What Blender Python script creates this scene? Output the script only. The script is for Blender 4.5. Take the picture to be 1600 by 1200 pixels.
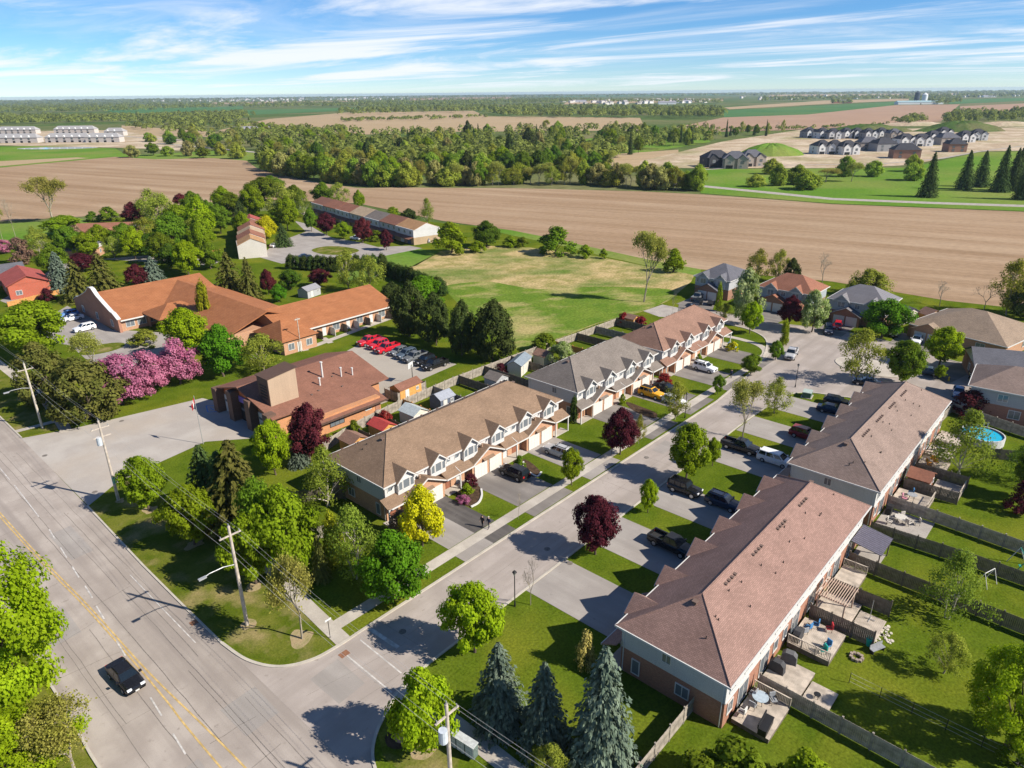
import bpy, bmesh, math, random
import numpy as np
from mathutils import Vector, Matrix
random.seed(7); rng = np.random.default_rng(7)
for _o in list(bpy.data.objects): bpy.data.objects.remove(_o)
S = bpy.context.scene
C = S.collection
R_ = math.radians
# ------------------------------------------------------------------ camera
CAM_H = 50.0; FPX = 1100.0; HEAD = R_(42.0)
PITCH = math.atan((600 - 144.5) / FPX); ROLL = math.atan(16 / 1600.)
def _cam():
    fw = Vector((math.cos(HEAD)*math.cos(PITCH), math.sin(HEAD)*math.cos(PITCH), -math.sin(PITCH)))
    rt = Vector((math.sin(HEAD), -math.cos(HEAD), 0)); up = rt.cross(fw)
    c, s = math.cos(ROLL), math.sin(ROLL)
    return c*rt - s*up, c*up + s*rt, fw
CR, CU, CF = _cam()
cd = bpy.data.cameras.new('camera'); cam = bpy.data.objects.new('camera', cd); C.objects.link(cam)
cd.sensor_width = 36; cd.lens = FPX/1600*36; cd.clip_start = .5; cd.clip_end = 60000
M = Matrix((CR, CU, -CF)).transposed().to_4x4(); M.translation = (0, 0, CAM_H)
cam.matrix_world = M; S.camera = cam
# ------------------------------------------------------------------ light
SUN_EL, SUN_AZ = R_(37.4), R_(-67.1)          # direction towards the sun
SUN_STRENGTH, SKY_STRENGTH, EXPOSURE = 4.8, 0.11, 0.66
S.view_settings.view_transform = 'Standard'; S.view_settings.look = 'None'
S.view_settings.gamma = 1; S.view_settings.exposure = EXPOSURE
sd = bpy.data.lights.new('sun', 'SUN'); sd.energy = SUN_STRENGTH; sd.angle = R_(.5); sd.color = (1, .925, .80)
so = bpy.data.objects.new('sun', sd); C.objects.link(so)
_d = Vector((math.cos(SUN_AZ)*math.cos(SUN_EL), math.sin(SUN_AZ)*math.cos(SUN_EL), math.sin(SUN_EL)))
so.rotation_euler = _d.to_track_quat('Z', 'Y').to_euler(); so.location = (0, -60, 120)
W = bpy.data.worlds.new('World'); S.world = W; W.use_nodes = True
def N(nt, t, loc=None, **kw):
    n = nt.nodes.new(t)
    for k, v in kw.items():
        if hasattr(n, k): setattr(n, k, v)
        else: n.inputs[k].default_value = v
    return n
def world():
    nt = W.node_tree; nt.nodes.clear(); L = nt.links.new
    out = N(nt, 'ShaderNodeOutputWorld'); bg = N(nt, 'ShaderNodeBackground', Strength=SKY_STRENGTH)
    sky = N(nt, 'ShaderNodeTexSky', sky_type='NISHITA', sun_disc=False, sun_elevation=SUN_EL)
    sky.sun_rotation = math.pi/2 - SUN_AZ; sky.altitude = 6000; sky.air_density = 1.5; sky.dust_density = 0; sky.ozone_density = 6.0
    tc = N(nt, 'ShaderNodeTexCoord'); sp = N(nt, 'ShaderNodeSeparateXYZ'); L(tc.outputs['Generated'], sp.inputs[0])
    zz = N(nt, 'ShaderNodeMath', operation='ADD'); L(sp.outputs['Z'], zz.inputs[0]); zz.inputs[1].default_value = .035
    zm = N(nt, 'ShaderNodeMath', operation='MAXIMUM'); L(zz.outputs[0], zm.inputs[0]); zm.inputs[1].default_value = .02
    inv = N(nt, 'ShaderNodeMath', operation='DIVIDE'); inv.inputs[0].default_value = 1; L(zm.outputs[0], inv.inputs[1])
    sc = N(nt, 'ShaderNodeVectorMath', operation='SCALE'); L(tc.outputs['Generated'], sc.inputs[0]); L(inv.outputs[0], sc.inputs['Scale'])
    def cloud(scale, off, detail, lo, hi, rot, stretch, dist=.4):
        mp = N(nt, 'ShaderNodeMapping'); mp.inputs['Location'].default_value = off; mp.inputs['Rotation'].default_value = (0, 0, rot); mp.inputs['Scale'].default_value = (scale, scale*stretch, 0)
        L(sc.outputs[0], mp.inputs[0])
        no = N(nt, 'ShaderNodeTexNoise', Detail=detail, Roughness=.62, Scale=1.0, Distortion=dist); L(mp.outputs[0], no.inputs['Vector'])
        mr = N(nt, 'ShaderNodeMapRange', interpolation_type='SMOOTHSTEP'); L(no.outputs['Fac'], mr.inputs[0]); mr.inputs[1].default_value = lo; mr.inputs[2].default_value = hi
        return mr
    a = cloud(.30, (3.1, 1.2, 0), 9, .465, .66, R_(-62), .5, .8)       # broad decks
    b = cloud(.40, (7.7, 4.0, 0), 9, .48, .80, R_(-60), .36, 1.4)     # thin streaks
    b2 = N(nt, 'ShaderNodeMath', operation='MULTIPLY'); L(b.outputs[0], b2.inputs[0]); b2.inputs[1].default_value = .4
    mx = N(nt, 'ShaderNodeMath', operation='MAXIMUM'); L(a.outputs[0], mx.inputs[0]); L(b2.outputs[0], mx.inputs[1])
    fa = N(nt, 'ShaderNodeMapRange'); L(sp.outputs['Z'], fa.inputs[0]); fa.inputs[1].default_value = .0; fa.inputs[2].default_value = .012
    fm = N(nt, 'ShaderNodeMath', operation='MULTIPLY'); L(mx.outputs[0], fm.inputs[0]); L(fa.outputs[0], fm.inputs[1])
    f9 = N(nt, 'ShaderNodeMath', operation='MULTIPLY'); L(fm.outputs[0], f9.inputs[0]); f9.inputs[1].default_value = .9
    hs = N(nt, 'ShaderNodeHueSaturation', Saturation=1.16, Value=.76); L(sky.outputs[0], hs.inputs['Color'])
    mix = N(nt, 'ShaderNodeMix', data_type='RGBA'); L(f9.outputs[0], mix.inputs['Factor']); L(hs.outputs[0], mix.inputs['A']); mix.inputs['B'].default_value = (5.6, 5.8, 6.2, 1)
    L(mix.outputs['Result'], bg.inputs[0]); L(bg.outputs[0], out.inputs[0])
world()
# ------------------------------------------------------------------ picture point <-> ground point (survey of the photograph)
def G(px, py, z=0.0):
    d = CR*((px-800)/FPX) - CU*((py-600)/FPX) + CF
    t = (z-CAM_H)/d.z
    return Vector((d.x*t, d.y*t, z))
def Gfar(px, py):
    """as G, for things near the skyline: never farther than 13.5 km"""
    d = CR*((px-800)/FPX) - CU*((py-600)/FPX) + CF; h = math.hypot(d.x, d.y); r = CAM_H*h/-d.z if d.z < 0 else 1e9
    if r > 13000: r = random.uniform(8000, 13500)
    return Vector((d.x/h*r, d.y/h*r, 0))
def P(w):
    v = Vector(w) - Vector((0, 0, CAM_H)); k = v.dot(CF)
    return 800 + FPX*v.dot(CR)/k, 600 - FPX*v.dot(CU)/k
def dist(w): return (Vector(w) - Vector((0, 0, CAM_H))).length
# ------------------------------------------------------------------ mesh helpers
class MB:
    def __init__(s): s.v = []; s.f = []; s.m = []
    def face(s, pts, m=0):
        k = len(s.v); s.v += [tuple(p) for p in pts]; s.f.append(tuple(range(k, k+len(pts)))); s.m.append(m); return s
    def box(s, x0, x1, y0, y1, z0, z1, m=0):
        k = len(s.v); s.v += [(x, y, z) for z in (z0, z1) for y in (y0, y1) for x in (x0, x1)]
        for q in ((0,2,3,1),(4,5,7,6),(0,1,5,4),(2,6,7,3),(0,4,6,2),(1,3,7,5)): s.f.append(tuple(k+i for i in q)); s.m.append(m)
        return s
    def tube(s, p0, p1, r0, r1, n=6, m=0, caps=True):
        p0, p1 = Vector(p0), Vector(p1); d = (p1-p0)
        if d.length < 1e-6: return s
        d.normalize(); a = d.orthogonal().normalized(); b = d.cross(a); k = len(s.v)
        for p, r in ((p0, r0), (p1, r1)):
            for i in range(n):
                t = 2*math.pi*i/n; s.v.append(tuple(p + a*(r*math.cos(t)) + b*(r*math.sin(t))))
        for i in range(n):
            j = (i+1) % n; s.f.append((k+i, k+j, k+n+j, k+n+i)); s.m.append(m)
        if caps:
            s.f.append(tuple(k+n+i for i in range(n))); s.m.append(m); s.f.append(tuple(k+n-1-i for i in range(n))); s.m.append(m)
        return s
    def prism(s, poly, axis, a, b, m=0):
        """poly: 2-D points; axis 'x' -> points are (y,z); 'y' -> (x,z); 'z' -> (x,y)"""
        def p3(p, t): return (t, p[0], p[1]) if axis == 'x' else ((p[0], t, p[1]) if axis == 'y' else (p[0], p[1], t))
        n = len(poly); k = len(s.v); s.v += [p3(p, a) for p in poly] + [p3(p, b) for p in poly]
        s.f.append(tuple(range(k+n-1, k-1, -1))); s.m.append(m); s.f.append(tuple(range(k+n, k+2*n))); s.m.append(m)
        for i in range(n):
            j = (i+1) % n; s.f.append((k+i, k+j, k+n+j, k+n+i)); s.m.append(m)
        return s
    def slab(s, pts, t, m=0):
        """planar polygon given thickness t downwards"""
        n = len(pts); k = len(s.v); s.v += [tuple(p) for p in pts] + [(p[0], p[1], p[2]-t) for p in pts]
        s.f.append(tuple(range(k, k+n))); s.m.append(m); s.f.append(tuple(range(k+2*n-1, k+n-1, -1))); s.m.append(m)
        for i in range(n):
            j = (i+1) % n; s.f.append((k+j, k+i, k+n+i, k+n+j)); s.m.append(m)
        return s
    def xf(s, mat, start=0):
        for i in range(start, len(s.v)): s.v[i] = tuple(mat @ Vector(s.v[i]))
        return s
    def mesh(s, name, mats, smooth=None, fix=True):
        me = bpy.data.meshes.new(name); me.from_pydata(s.v, [], s.f)
        for m in (mats if isinstance(mats, (list, tuple)) else [mats]): me.materials.append(m)
        if len(me.materials) > 1: me.polygons.foreach_set('material_index', s.m)
        if fix:
            bm = bmesh.new(); bm.from_mesh(me); bmesh.ops.recalc_face_normals(bm, faces=bm.faces); bm.to_mesh(me); bm.free()
        uv = me.uv_layers.new(name='UVMap'); me.update()
        for p in me.polygons:
            n = p.normal
            u = Vector((0, 0, 1)).cross(n) if abs(n.z) < .999 else Vector((1, 0, 0))
            u.normalize(); v = n.cross(u)
            for li in p.loop_indices:
                co = me.vertices[me.loops[li].vertex_index].co; uv.data[li].uv = (co.dot(u), co.dot(v))
        if smooth is not None:
            me.polygons.foreach_set('use_smooth', [True]*len(me.polygons)); me.set_sharp_from_angle(angle=R_(smooth))
        return me
    def build(s, name, mats, parent=None, loc=(0,0,0), rz=0, smooth=None):
        return put(name, s.mesh(name, mats, smooth), parent, loc, rz)
def put(name, me, parent=None, loc=(0,0,0), rz=0, scale=None):
    o = bpy.data.objects.new(name, me); C.objects.link(o)
    o.location = loc
    if rz: o.rotation_euler = (0, 0, rz)
    if scale: o.scale = scale
    if parent: o.parent = parent
    return o
def tag(o, label, cat=None, group=None, kind=None):
    o['label'] = label
    if cat: o['category'] = cat
    if group: o['group'] = group
    if kind: o['kind'] = kind
    return o
def thing(name, label, cat, loc=(0,0,0), rz=0, group=None):
    o = bpy.data.objects.new(name, None); C.objects.link(o); o.location = loc; o.rotation_euler = (0, 0, rz); o.empty_display_size = .3
    return tag(o, label, cat, group)
def struct(o): o['kind'] = 'structure'; return o
# ------------------------------------------------------------------ materials
MATS = {}
def newmat(name, rough=.8, spec=.25):
    m = bpy.data.materials.new(name); m.use_nodes = True; nt = m.node_tree; b = nt.nodes['Principled BSDF']
    b.inputs['Roughness'].default_value = rough; b.inputs['Specular IOR Level'].default_value = spec
    MATS[name] = m; return m, nt, b
def c4(c): return (c[0], c[1], c[2], 1)
def mixc(nt, fac, a, b, blend='MIX'):
    n = N(nt, 'ShaderNodeMix', data_type='RGBA', blend_type=blend)
    for sock, v in (('Factor', fac), ('A', a), ('B', b)):
        if isinstance(v, (tuple, list)): n.inputs[sock].default_value = c4(v)
        elif isinstance(v, (int, float)): n.inputs[sock].default_value = v
        else: nt.links.new(v, n.inputs[sock])
    return n.outputs['Result']
def noise(nt, scale, detail=4, coord='Object', vscale=None, rot=0, rough=.55, lo=None, hi=None, dist=0):
    tc = N(nt, 'ShaderNodeTexCoord'); src = tc.outputs[coord]
    if vscale or rot:
        mp = N(nt, 'ShaderNodeMapping'); nt.links.new(src, mp.inputs[0]); mp.inputs['Rotation'].default_value = (0, 0, rot)
        m2 = N(nt, 'ShaderNodeMapping'); nt.links.new(mp.outputs[0], m2.inputs[0]); m2.inputs['Scale'].default_value = vscale or (1,1,1); src = m2.outputs[0]
    n = N(nt, 'ShaderNodeTexNoise', Scale=scale, Detail=detail, Roughness=rough, Distortion=dist); nt.links.new(src, n.inputs['Vector'])
    if lo is None: return n.outputs['Fac']
    r = N(nt, 'ShaderNodeMapRange'); nt.links.new(n.outputs['Fac'], r.inputs[0]); r.inputs[1].default_value = lo; r.inputs[2].default_value = hi; return r.outputs[0]
def bump(nt, b, h, strength=.4, d=.05):
    n = N(nt, 'ShaderNodeBump', Strength=strength, Distance=d); nt.links.new(h, n.inputs['Height']); nt.links.new(n.outputs[0], b.inputs['Normal'])
def rand_tint(nt, col, amt=.25):
    oi = N(nt, 'ShaderNodeObjectInfo'); r = N(nt, 'ShaderNodeMapRange'); nt.links.new(oi.outputs['Random'], r.inputs[0]); r.inputs[3].default_value = 1-amt; r.inputs[4].default_value = 1+amt
    h = N(nt, 'ShaderNodeHueSaturation'); nt.links.new(col, h.inputs['Color']); nt.links.new(r.outputs[0], h.inputs['Value']); return h.outputs[0]
def plain(name, col, rough=.7, spec=.25, var=.12, scale=3.0, coord='Object', metal=0, coat=0):
    m, nt, b = newmat(name, rough, spec)
    a = tuple(max(0, c*(1-var)) for c in col); d = tuple(c*(1+var) for c in col)
    nt.links.new(mixc(nt, noise(nt, scale, 3, coord, lo=.35, hi=.65), a, d), b.inputs['Base Color'])
    b.inputs['Metallic'].default_value = metal; b.inputs['Coat Weight'].default_value = coat; return m
def ground_mat(name, c1, c2, c3, s1, s2, lo=.42, hi=.6, vscale=None, rot=0, fine=8.0, fineamt=.25, bmp=.3, detail=6, edge=(.45,.7)):
    m, nt, b = newmat(name, .95, 0)
    f1 = noise(nt, s1, detail, lo=lo, hi=hi, rough=.6); f2 = noise(nt, s2, 5, lo=edge[0], hi=edge[1], vscale=vscale, rot=rot)
    col = mixc(nt, f2, mixc(nt, f1, c1, c2), c3)
    ff = noise(nt, fine, 4, rough=.7); r = N(nt, 'ShaderNodeMapRange'); nt.links.new(ff, r.inputs[0]); r.inputs[1].default_value = .3; r.inputs[2].default_value = .7; r.inputs[3].default_value = 1-fineamt; r.inputs[4].default_value = 1+fineamt
    v = N(nt, 'ShaderNodeVectorMath', operation='SCALE'); nt.links.new(col, v.inputs[0]); nt.links.new(r.outputs[0], v.inputs['Scale'])
    nt.links.new(v.outputs[0], b.inputs['Base Color']); 
    if bmp: bump(nt, b, ff, bmp, .1)
    return m
def uvtile(name, c1, c2, mortar, w, h, msize=.012, rough=.85, big=.15, bscale=.35, bmp=.3, sq=.5):
    m, nt, b = newmat(name, rough, .15); tc = N(nt, 'ShaderNodeTexCoord')
    br = N(nt, 'ShaderNodeTexBrick', offset=sq); nt.links.new(tc.outputs['UV'], br.inputs['Vector'])
    br.inputs['Color1'].default_value = c4(c1); br.inputs['Color2'].default_value = c4(c2); br.inputs['Mortar'].default_value = c4(mortar)
    br.inputs['Scale'].default_value = 1; br.inputs['Brick Width'].default_value = w; br.inputs['Row Height'].default_value = h; br.inputs['Mortar Size'].default_value = msize; br.inputs['Mortar Smooth'].default_value = .3
    f = noise(nt, bscale, 5, 'UV', lo=.3, hi=.7); f2 = noise(nt, 9, 4, 'UV', rough=.7, lo=.25, hi=.75)
    k = N(nt, 'ShaderNodeMapRange'); nt.links.new(f, k.inputs[0]); k.inputs[3].default_value = 1-big; k.inputs[4].default_value = 1+big
    k2 = N(nt, 'ShaderNodeMapRange'); nt.links.new(f2, k2.inputs[0]); k2.inputs[3].default_value = .8; k2.inputs[4].default_value = 1.2
    mm = N(nt, 'ShaderNodeMath', operation='MULTIPLY'); nt.links.new(k.outputs[0], mm.inputs[0]); nt.links.new(k2.outputs[0], mm.inputs[1])
    v = N(nt, 'ShaderNodeVectorMath', operation='SCALE'); nt.links.new(br.outputs['Color'], v.inputs[0]); nt.links.new(mm.outputs[0], v.inputs['Scale'])
    nt.links.new(v.outputs[0], b.inputs['Base Color']); bump(nt, b, br.outputs['Fac'], -bmp, .02); return m
def shingle(name, c): return uvtile(name, tuple(x*1.12 for x in c), tuple(x*.86 for x in c), tuple(x*.62 for x in c), .34, .145, .018, .9, .13)
def brick(name, c): return uvtile(name, tuple(x*1.12 for x in c), tuple(x*.85 for x in c), (.3,.23,.18), .23, .08, .009, .9, .1)
def siding(name, c): return uvtile(name, c, tuple(x*.97 for x in c), tuple(x*.6 for x in c), 3.6, .13, .012, .6, .05)
def leafmat(name, c1, c2, trans=.42, var=.22, hue=.02):
    m = bpy.data.materials.new(name); m.use_nodes = True; nt = m.node_tree; nt.nodes.clear(); MATS[name] = m
    out = N(nt, 'ShaderNodeOutputMaterial')
    col = mixc(nt, noise(nt, 5.0, 3, 'Object', lo=.35, hi=.65), c1, c2)
    at = N(nt, 'ShaderNodeAttribute', attribute_name='tint'); k = N(nt, 'ShaderNodeMapRange'); nt.links.new(at.outputs['Fac'], k.inputs[0]); k.inputs[3].default_value = .7; k.inputs[4].default_value = 1.4
    h = N(nt, 'ShaderNodeHueSaturation'); nt.links.new(rand_tint(nt, col, var), h.inputs['Color']); nt.links.new(k.outputs[0], h.inputs['Value'])
    oi = N(nt, 'ShaderNodeObjectInfo'); hr = N(nt, 'ShaderNodeMapRange'); nt.links.new(oi.outputs['Random'], hr.inputs[0]); hr.inputs[3].default_value = .5-hue; hr.inputs[4].default_value = .5+hue; nt.links.new(hr.outputs[0], h.inputs['Hue'])
    d = N(nt, 'ShaderNodeBsdfDiffuse'); t = N(nt, 'ShaderNodeBsdfTranslucent'); mx = N(nt, 'ShaderNodeMixShader', Fac=trans)
    nt.links.new(h.outputs[0], d.inputs[0]); nt.links.new(h.outputs[0], t.inputs[0]); nt.links.new(d.outputs[0], mx.inputs[1]); nt.links.new(t.outputs[0], mx.inputs[2]); nt.links.new(mx.outputs[0], out.inputs[0]); return m
lawn = ground_mat('lawn', (.07,.108,.008), (.1,.14,.012), (.15,.165,.016), .35, .09, fine=4.0, fineamt=.42, lo=.38, hi=.64)
verge = ground_mat('verge', (.08,.11,.01), (.14,.15,.025), (.26,.21,.09), .3, .22, fine=5.0, fineamt=.3, edge=(.5,.68))
meadow_m = ground_mat('meadow', (.45,.34,.17), (.27,.235,.085), (.1,.165,.03), .22, .035, fine=1.6, fineamt=.42, vscale=(1,1.6,1), rot=.6, edge=(.44,.66))
pasture = ground_mat('pasture', (.10,.2,.025), (.14,.23,.035), (.2,.22,.06), .02, .012, fine=.6, fineamt=.2)
farland = ground_mat('farland', (.07,.115,.03), (.10,.14,.04), (.2,.17,.09), .006, .003, fine=.12, fineamt=.3, bmp=0)
crop = ground_mat('green_crop', (.06,.15,.055), (.075,.17,.06), (.1,.17,.06), .01, .004, fine=.2, fineamt=.1, bmp=0)
dirt = ground_mat('dirt', (.38,.29,.2), (.52,.43,.32), (.27,.24,.12), .035, .02, fine=.3, fineamt=.25, edge=(.5,.72))
earth = ground_mat('bare_earth', (.34,.26,.15), (.4,.31,.19), (.2,.19,.07), .9, .9, fine=6, fineamt=.2)
mulch = ground_mat('mulch', (.07,.045,.03), (.11,.07,.045), (.05,.035,.025), 2, 1.5, fine=14, fineamt=.4)
conc = ground_mat('concrete', (.42,.38,.33), (.5,.455,.4), (.36,.32,.28), .5, .2, fine=7, fineamt=.08, bmp=.1)
gravel = ground_mat('gravel', (.36,.33,.3), (.42,.38,.34), (.3,.27,.25), 1, .5, fine=9, fineamt=.2)
def asphalt(name, c1, c2, c3, seam=True, rot=0):
    m, nt, b = newmat(name, .9, .05)
    f1 = noise(nt, .25, 6, lo=.4, hi=.62); f2 = noise(nt, .5, 5, vscale=(1,.05,1), rot=rot, lo=.45, hi=.7)
    col = mixc(nt, f2, mixc(nt, f1, c1, c2), c3)
    ff = noise(nt, 26, 3, rough=.8, lo=.25, hi=.75); sp = noise(nt, 1.4, 6, lo=.62, hi=.72)
    col = mixc(nt, ff, col, tuple(x*1.18 for x in c2)) if False else col
    dk = N(nt, 'ShaderNodeMapRange'); nt.links.new(ff, dk.inputs[0]); dk.inputs[3].default_value = .9; dk.inputs[4].default_value = 1.1
    v = N(nt, 'ShaderNodeVectorMath', operation='SCALE'); nt.links.new(col, v.inputs[0]); nt.links.new(dk.outputs[0], v.inputs['Scale'])
    col2 = mixc(nt, sp, v.outputs[0], tuple(x*.86 for x in c1))
    nt.links.new(col2, b.inputs['Base Color']); bump(nt, b, ff, .15, .02); return m
road_m = asphalt('road_asphalt', (.335,.29,.257), (.415,.365,.325), (.28,.242,.217))
street_m = asphalt('street_asphalt', (.335,.29,.262), (.4,.35,.32), (.295,.257,.232), rot=R_(90))
drive_dark = asphalt('drive_dark', (.085,.078,.075), (.12,.11,.105), (.16,.145,.135))
drive_grey = asphalt('drive_grey', (.2,.18,.165), (.26,.235,.215), (.155,.14,.13))
drive_pale = asphalt('drive_pale', (.31,.28,.26), (.36,.33,.305), (.27,.245,.225))
def field_mat(name, c1, c2, c3, rot, period=3.2):
    m, nt, b = newmat(name, .95, 0)
    f1 = noise(nt, .012, 5, lo=.35, hi=.65); f2 = noise(nt, .09, 4, vscale=(.06,1,1), rot=rot, lo=.35, hi=.68)
    f3 = noise(nt, .6, 3, vscale=(.02,1,1), rot=rot, lo=.3, hi=.7); f4 = noise(nt, .5, 5, lo=.3, hi=.7)
    col = mixc(nt, f2, mixc(nt, f1, c1, c2), c3)
    a = N(nt, 'ShaderNodeMath', operation='ADD'); nt.links.new(f3, a.inputs[0]); nt.links.new(f4, a.inputs[1])
    r = N(nt, 'ShaderNodeMapRange'); nt.links.new(a.outputs[0], r.inputs[0]); r.inputs[2].default_value = 2; r.inputs[3].default_value = .82; r.inputs[4].default_value = 1.18
    v = N(nt, 'ShaderNodeVectorMath', operation='SCALE'); nt.links.new(col, v.inputs[0]); nt.links.new(r.outputs[0], v.inputs['Scale']); nt.links.new(v.outputs[0], b.inputs['Base Color']); return m
plough = field_mat('ploughed', (.33,.225,.145), (.4,.295,.2), (.275,.185,.115), R_(75))
tanfield = field_mat('tan_field', (.42,.31,.2), (.38,.28,.17), (.34,.26,.16), R_(30))
pinkfield = field_mat('rust_field', (.36,.235,.165), (.4,.27,.19), (.31,.21,.15), R_(60))
paint_w = plain('road_paint_white', (.5,.475,.45), .7, var=.25, scale=1.6)
paint_y = plain('road_paint_yellow', (.5,.35,.14), .7, var=.25, scale=1.2)
tar = plain('tar', (.17,.15,.133), .8, var=.3)
kerb_m = plain('kerb_concrete', (.46,.42,.36), .9, var=.1, scale=.8)
water_m, _nt, _b = newmat('water', .08, .5); _b.inputs['Base Color'].default_value = (.35,.42,.45,1)
white = plain('white_trim', (.6,.59,.57), .5, var=.04)
cream = plain('cream_paint', (.68,.62,.54), .5, var=.04)
glass, _nt, _b = newmat('window_glass', .06, .7); _b.inputs['Base Color'].default_value = (.15,.17,.19,1)
carglass, _nt, _b = newmat('car_glass', .05, .8); _b.inputs['Base Color'].default_value = (.012,.018,.025,1)
black = plain('black_metal', (.02,.02,.022), .5, var=.1)
tyre_m = plain('tyre_rubber', (.018,.018,.018), .9)
chrome = plain('alloy', (.45,.46,.48), .3, metal=.7)
steel = plain('galvanised', (.42,.43,.44), .45, metal=.4)
lens_w = plain('headlight_lens', (.75,.77,.8), .15, .6, var=.02)
lens_r = plain('taillight_lens', (.45,.02,.02), .2, .5, var=.02)
polewood = plain('weathered_pole', (.46,.4,.34), .9, var=.2, scale=2)
fence_grey = plain('weathered_boards', (.30,.265,.225), .9, var=.3, scale=1.6)
fence_dark = plain('aged_boards', (.15,.125,.1), .9, var=.3, scale=1.6)
fence_orange = plain('new_cedar', (.55,.27,.09), .8, var=.15, scale=1.6)
deckwood = plain('deck_boards', (.46,.395,.33), .85, var=.22, scale=1.2)
bark = plain('bark', (.12,.09,.07), .95, var=.3, scale=6)
bark_pale = plain('pale_bark', (.5,.45,.38), .9, var=.25, scale=5)
bark_grey = plain('grey_bark', (.3,.26,.2), .95, var=.25, scale=5)
def P4(name, c, **k): return MATS.get(name) or plain(name, c, **k)
# ------------------------------------------------------------------ ground, roads, fields
def xy(pts): return [tuple(p)[:2] for p in pts]
def px(*pts, z=0): return [tuple(G(a, b, z))[:2] for a, b in pts]
def sheet(name, pts, z, mat, st=True):
    bm = bmesh.new(); vs = [bm.verts.new((x, y, z)) for x, y in pts]; f = bm.faces.new(vs); bm.normal_update()
    if f.normal.z < 0: f.normal_flip()
    bmesh.ops.triangulate(bm, faces=[f]); me = bpy.data.meshes.new(name); bm.to_mesh(me); bm.free(); me.materials.append(mat)
    o = put(name, me)
    if st: struct(o)
    return o
def smooth_line(pts, k=6, closed=False):
    out = []; n = len(pts)
    for i in range(n if closed else n-1):
        p0, p1, p2, p3 = [Vector(pts[(i+j) % n] if closed else pts[min(max(i+j, 0), n-1)]).to_2d() for j in (-1, 0, 1, 2)]
        for q in range(k):
            t = q/k; out.append(tuple(.5*((2*p1) + (p2-p0)*t + (2*p0-5*p1+4*p2-p3)*t*t + (3*p1-p0-3*p2+p3)*t**3)))
    if not closed: out.append(tuple(pts[-1][:2]))
    return out
def ribbon_mb(mb, line, w, z0, z1):
    pts = [Vector(p).to_2d() for p in line]; L = []
    for i, p in enumerate(pts):
        d = (pts[min(i+1, len(pts)-1)] - pts[max(i-1, 0)]).normalized(); n = Vector((-d.y, d.x))*(w/2); L.append((p+n, p-n))
    for i in range(len(L)-1):
        a, b = L[i]; c, d = L[i+1]
        mb.face([(b.x,b.y,z1),(d.x,d.y,z1),(c.x,c.y,z1),(a.x,a.y,z1)])
        if z1-z0 > .02:
            mb.face([(a.x,a.y,z0),(a.x,a.y,z1),(c.x,c.y,z1),(c.x,c.y,z0)]); mb.face([(b.x,b.y,z1),(b.x,b.y,z0),(d.x,d.y,z0),(d.x,d.y,z1)])
    return mb
def ribbon(name, line, w, z0, z1, mat, st=True):
    o = ribbon_mb(MB(), line, w, z0, z1).build(name, mat)
    if st: struct(o)
    return o
def ellipse(cx, cy, rx, ry, n=32, rot=0, jit=0):
    out = []
    for i in range(n):
        t = 2*math.pi*i/n; r = 1 + random.uniform(-jit, jit); a, b = rx*r*math.cos(t), ry*r*math.sin(t)
        out.append((cx + a*math.cos(rot) - b*math.sin(rot), cy + a*math.sin(rot) + b*math.cos(rot)))
    return out
BIG = 15500
sheet('ground', [(-BIG,-BIG),(BIG,-BIG),(BIG,BIG),(-BIG,BIG)], -.06, farland)
sheet('lawn', [(-90,-120),(200,-120),(215,30),(196,100),(205,205),(185,300),(120,345),(20,372),(-90,380)], 0, lawn)
# main road with its kerbs
MR = [(22.4,420),(22.5,137),(22.4,125),(21.8,95.4),(21.3,76.5),(21.2,65.8),(21.2,20),(21.2,-120)]
sheet('main_road', MR + [(7.8,-120),(7.9,54),(8.2,61),(9.2,140),(9.2,420)], .012, road_m)
st_l = smooth_line([(21.2,58),(21.7,54),(23.2,51),(25.7,49.4),(28.5,49),(31,49)]) + [(75,48.7),(107,48.4)] + smooth_line([(107,48.4),(116.5,49.2),(127,50.2),(138,53),(144.6,56),(148,60.5),(149,66),(149,76)])[1:]
bulb_far = smooth_line([(157.5,76),(157,60),(159.5,50),(160.5,40),(158,30),(155,20),(154,0),(154,-60)])
st_r = smooth_line([(132,-60),(132,0),(131,18),(126,25),(123,33),(121,38),(117,40.4),(108,41),(100,41.2)])+[(33,40.6)]+smooth_line([(33,40.6),(29.5,40.3),(26.8,39.2),(24.6,38),(23,36.4),(22,34),(21.2,30)])[1:]
sheet('street', st_l + bulb_far + st_r, .018, street_m)
ribbon('kerb', [(22.4,420),(22.5,137),(22.4,125)], .22, 0, .1, kerb_m); ribbon('kerb', [(21.8,95.4),(21.3,76.5),(21.2,65.8),(21.2,58)], .22, 0, .1, kerb_m)
ribbon('kerb', st_l, .3, 0, .11, kerb_m); ribbon('kerb', st_r, .26, 0, .1, kerb_m); ribbon('kerb', bulb_far[8:], .24, 0, .1, kerb_m)
ribbon('kerb', [(21.2,30),(21.2,-120)], .22, 0, .1, kerb_m); ribbon('kerb', [(7.7,-120),(7.8,54),(8.1,61),(9.1,140),(9.1,420)], .22, 0, .1, kerb_m)
isl = ellipse(141.5, 33.5, 4.6, 6.4); sheet('traffic_island', isl, .1, conc); ribbon('kerb', isl + isl[:2], .25, 0, .12, kerb_m)
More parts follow.
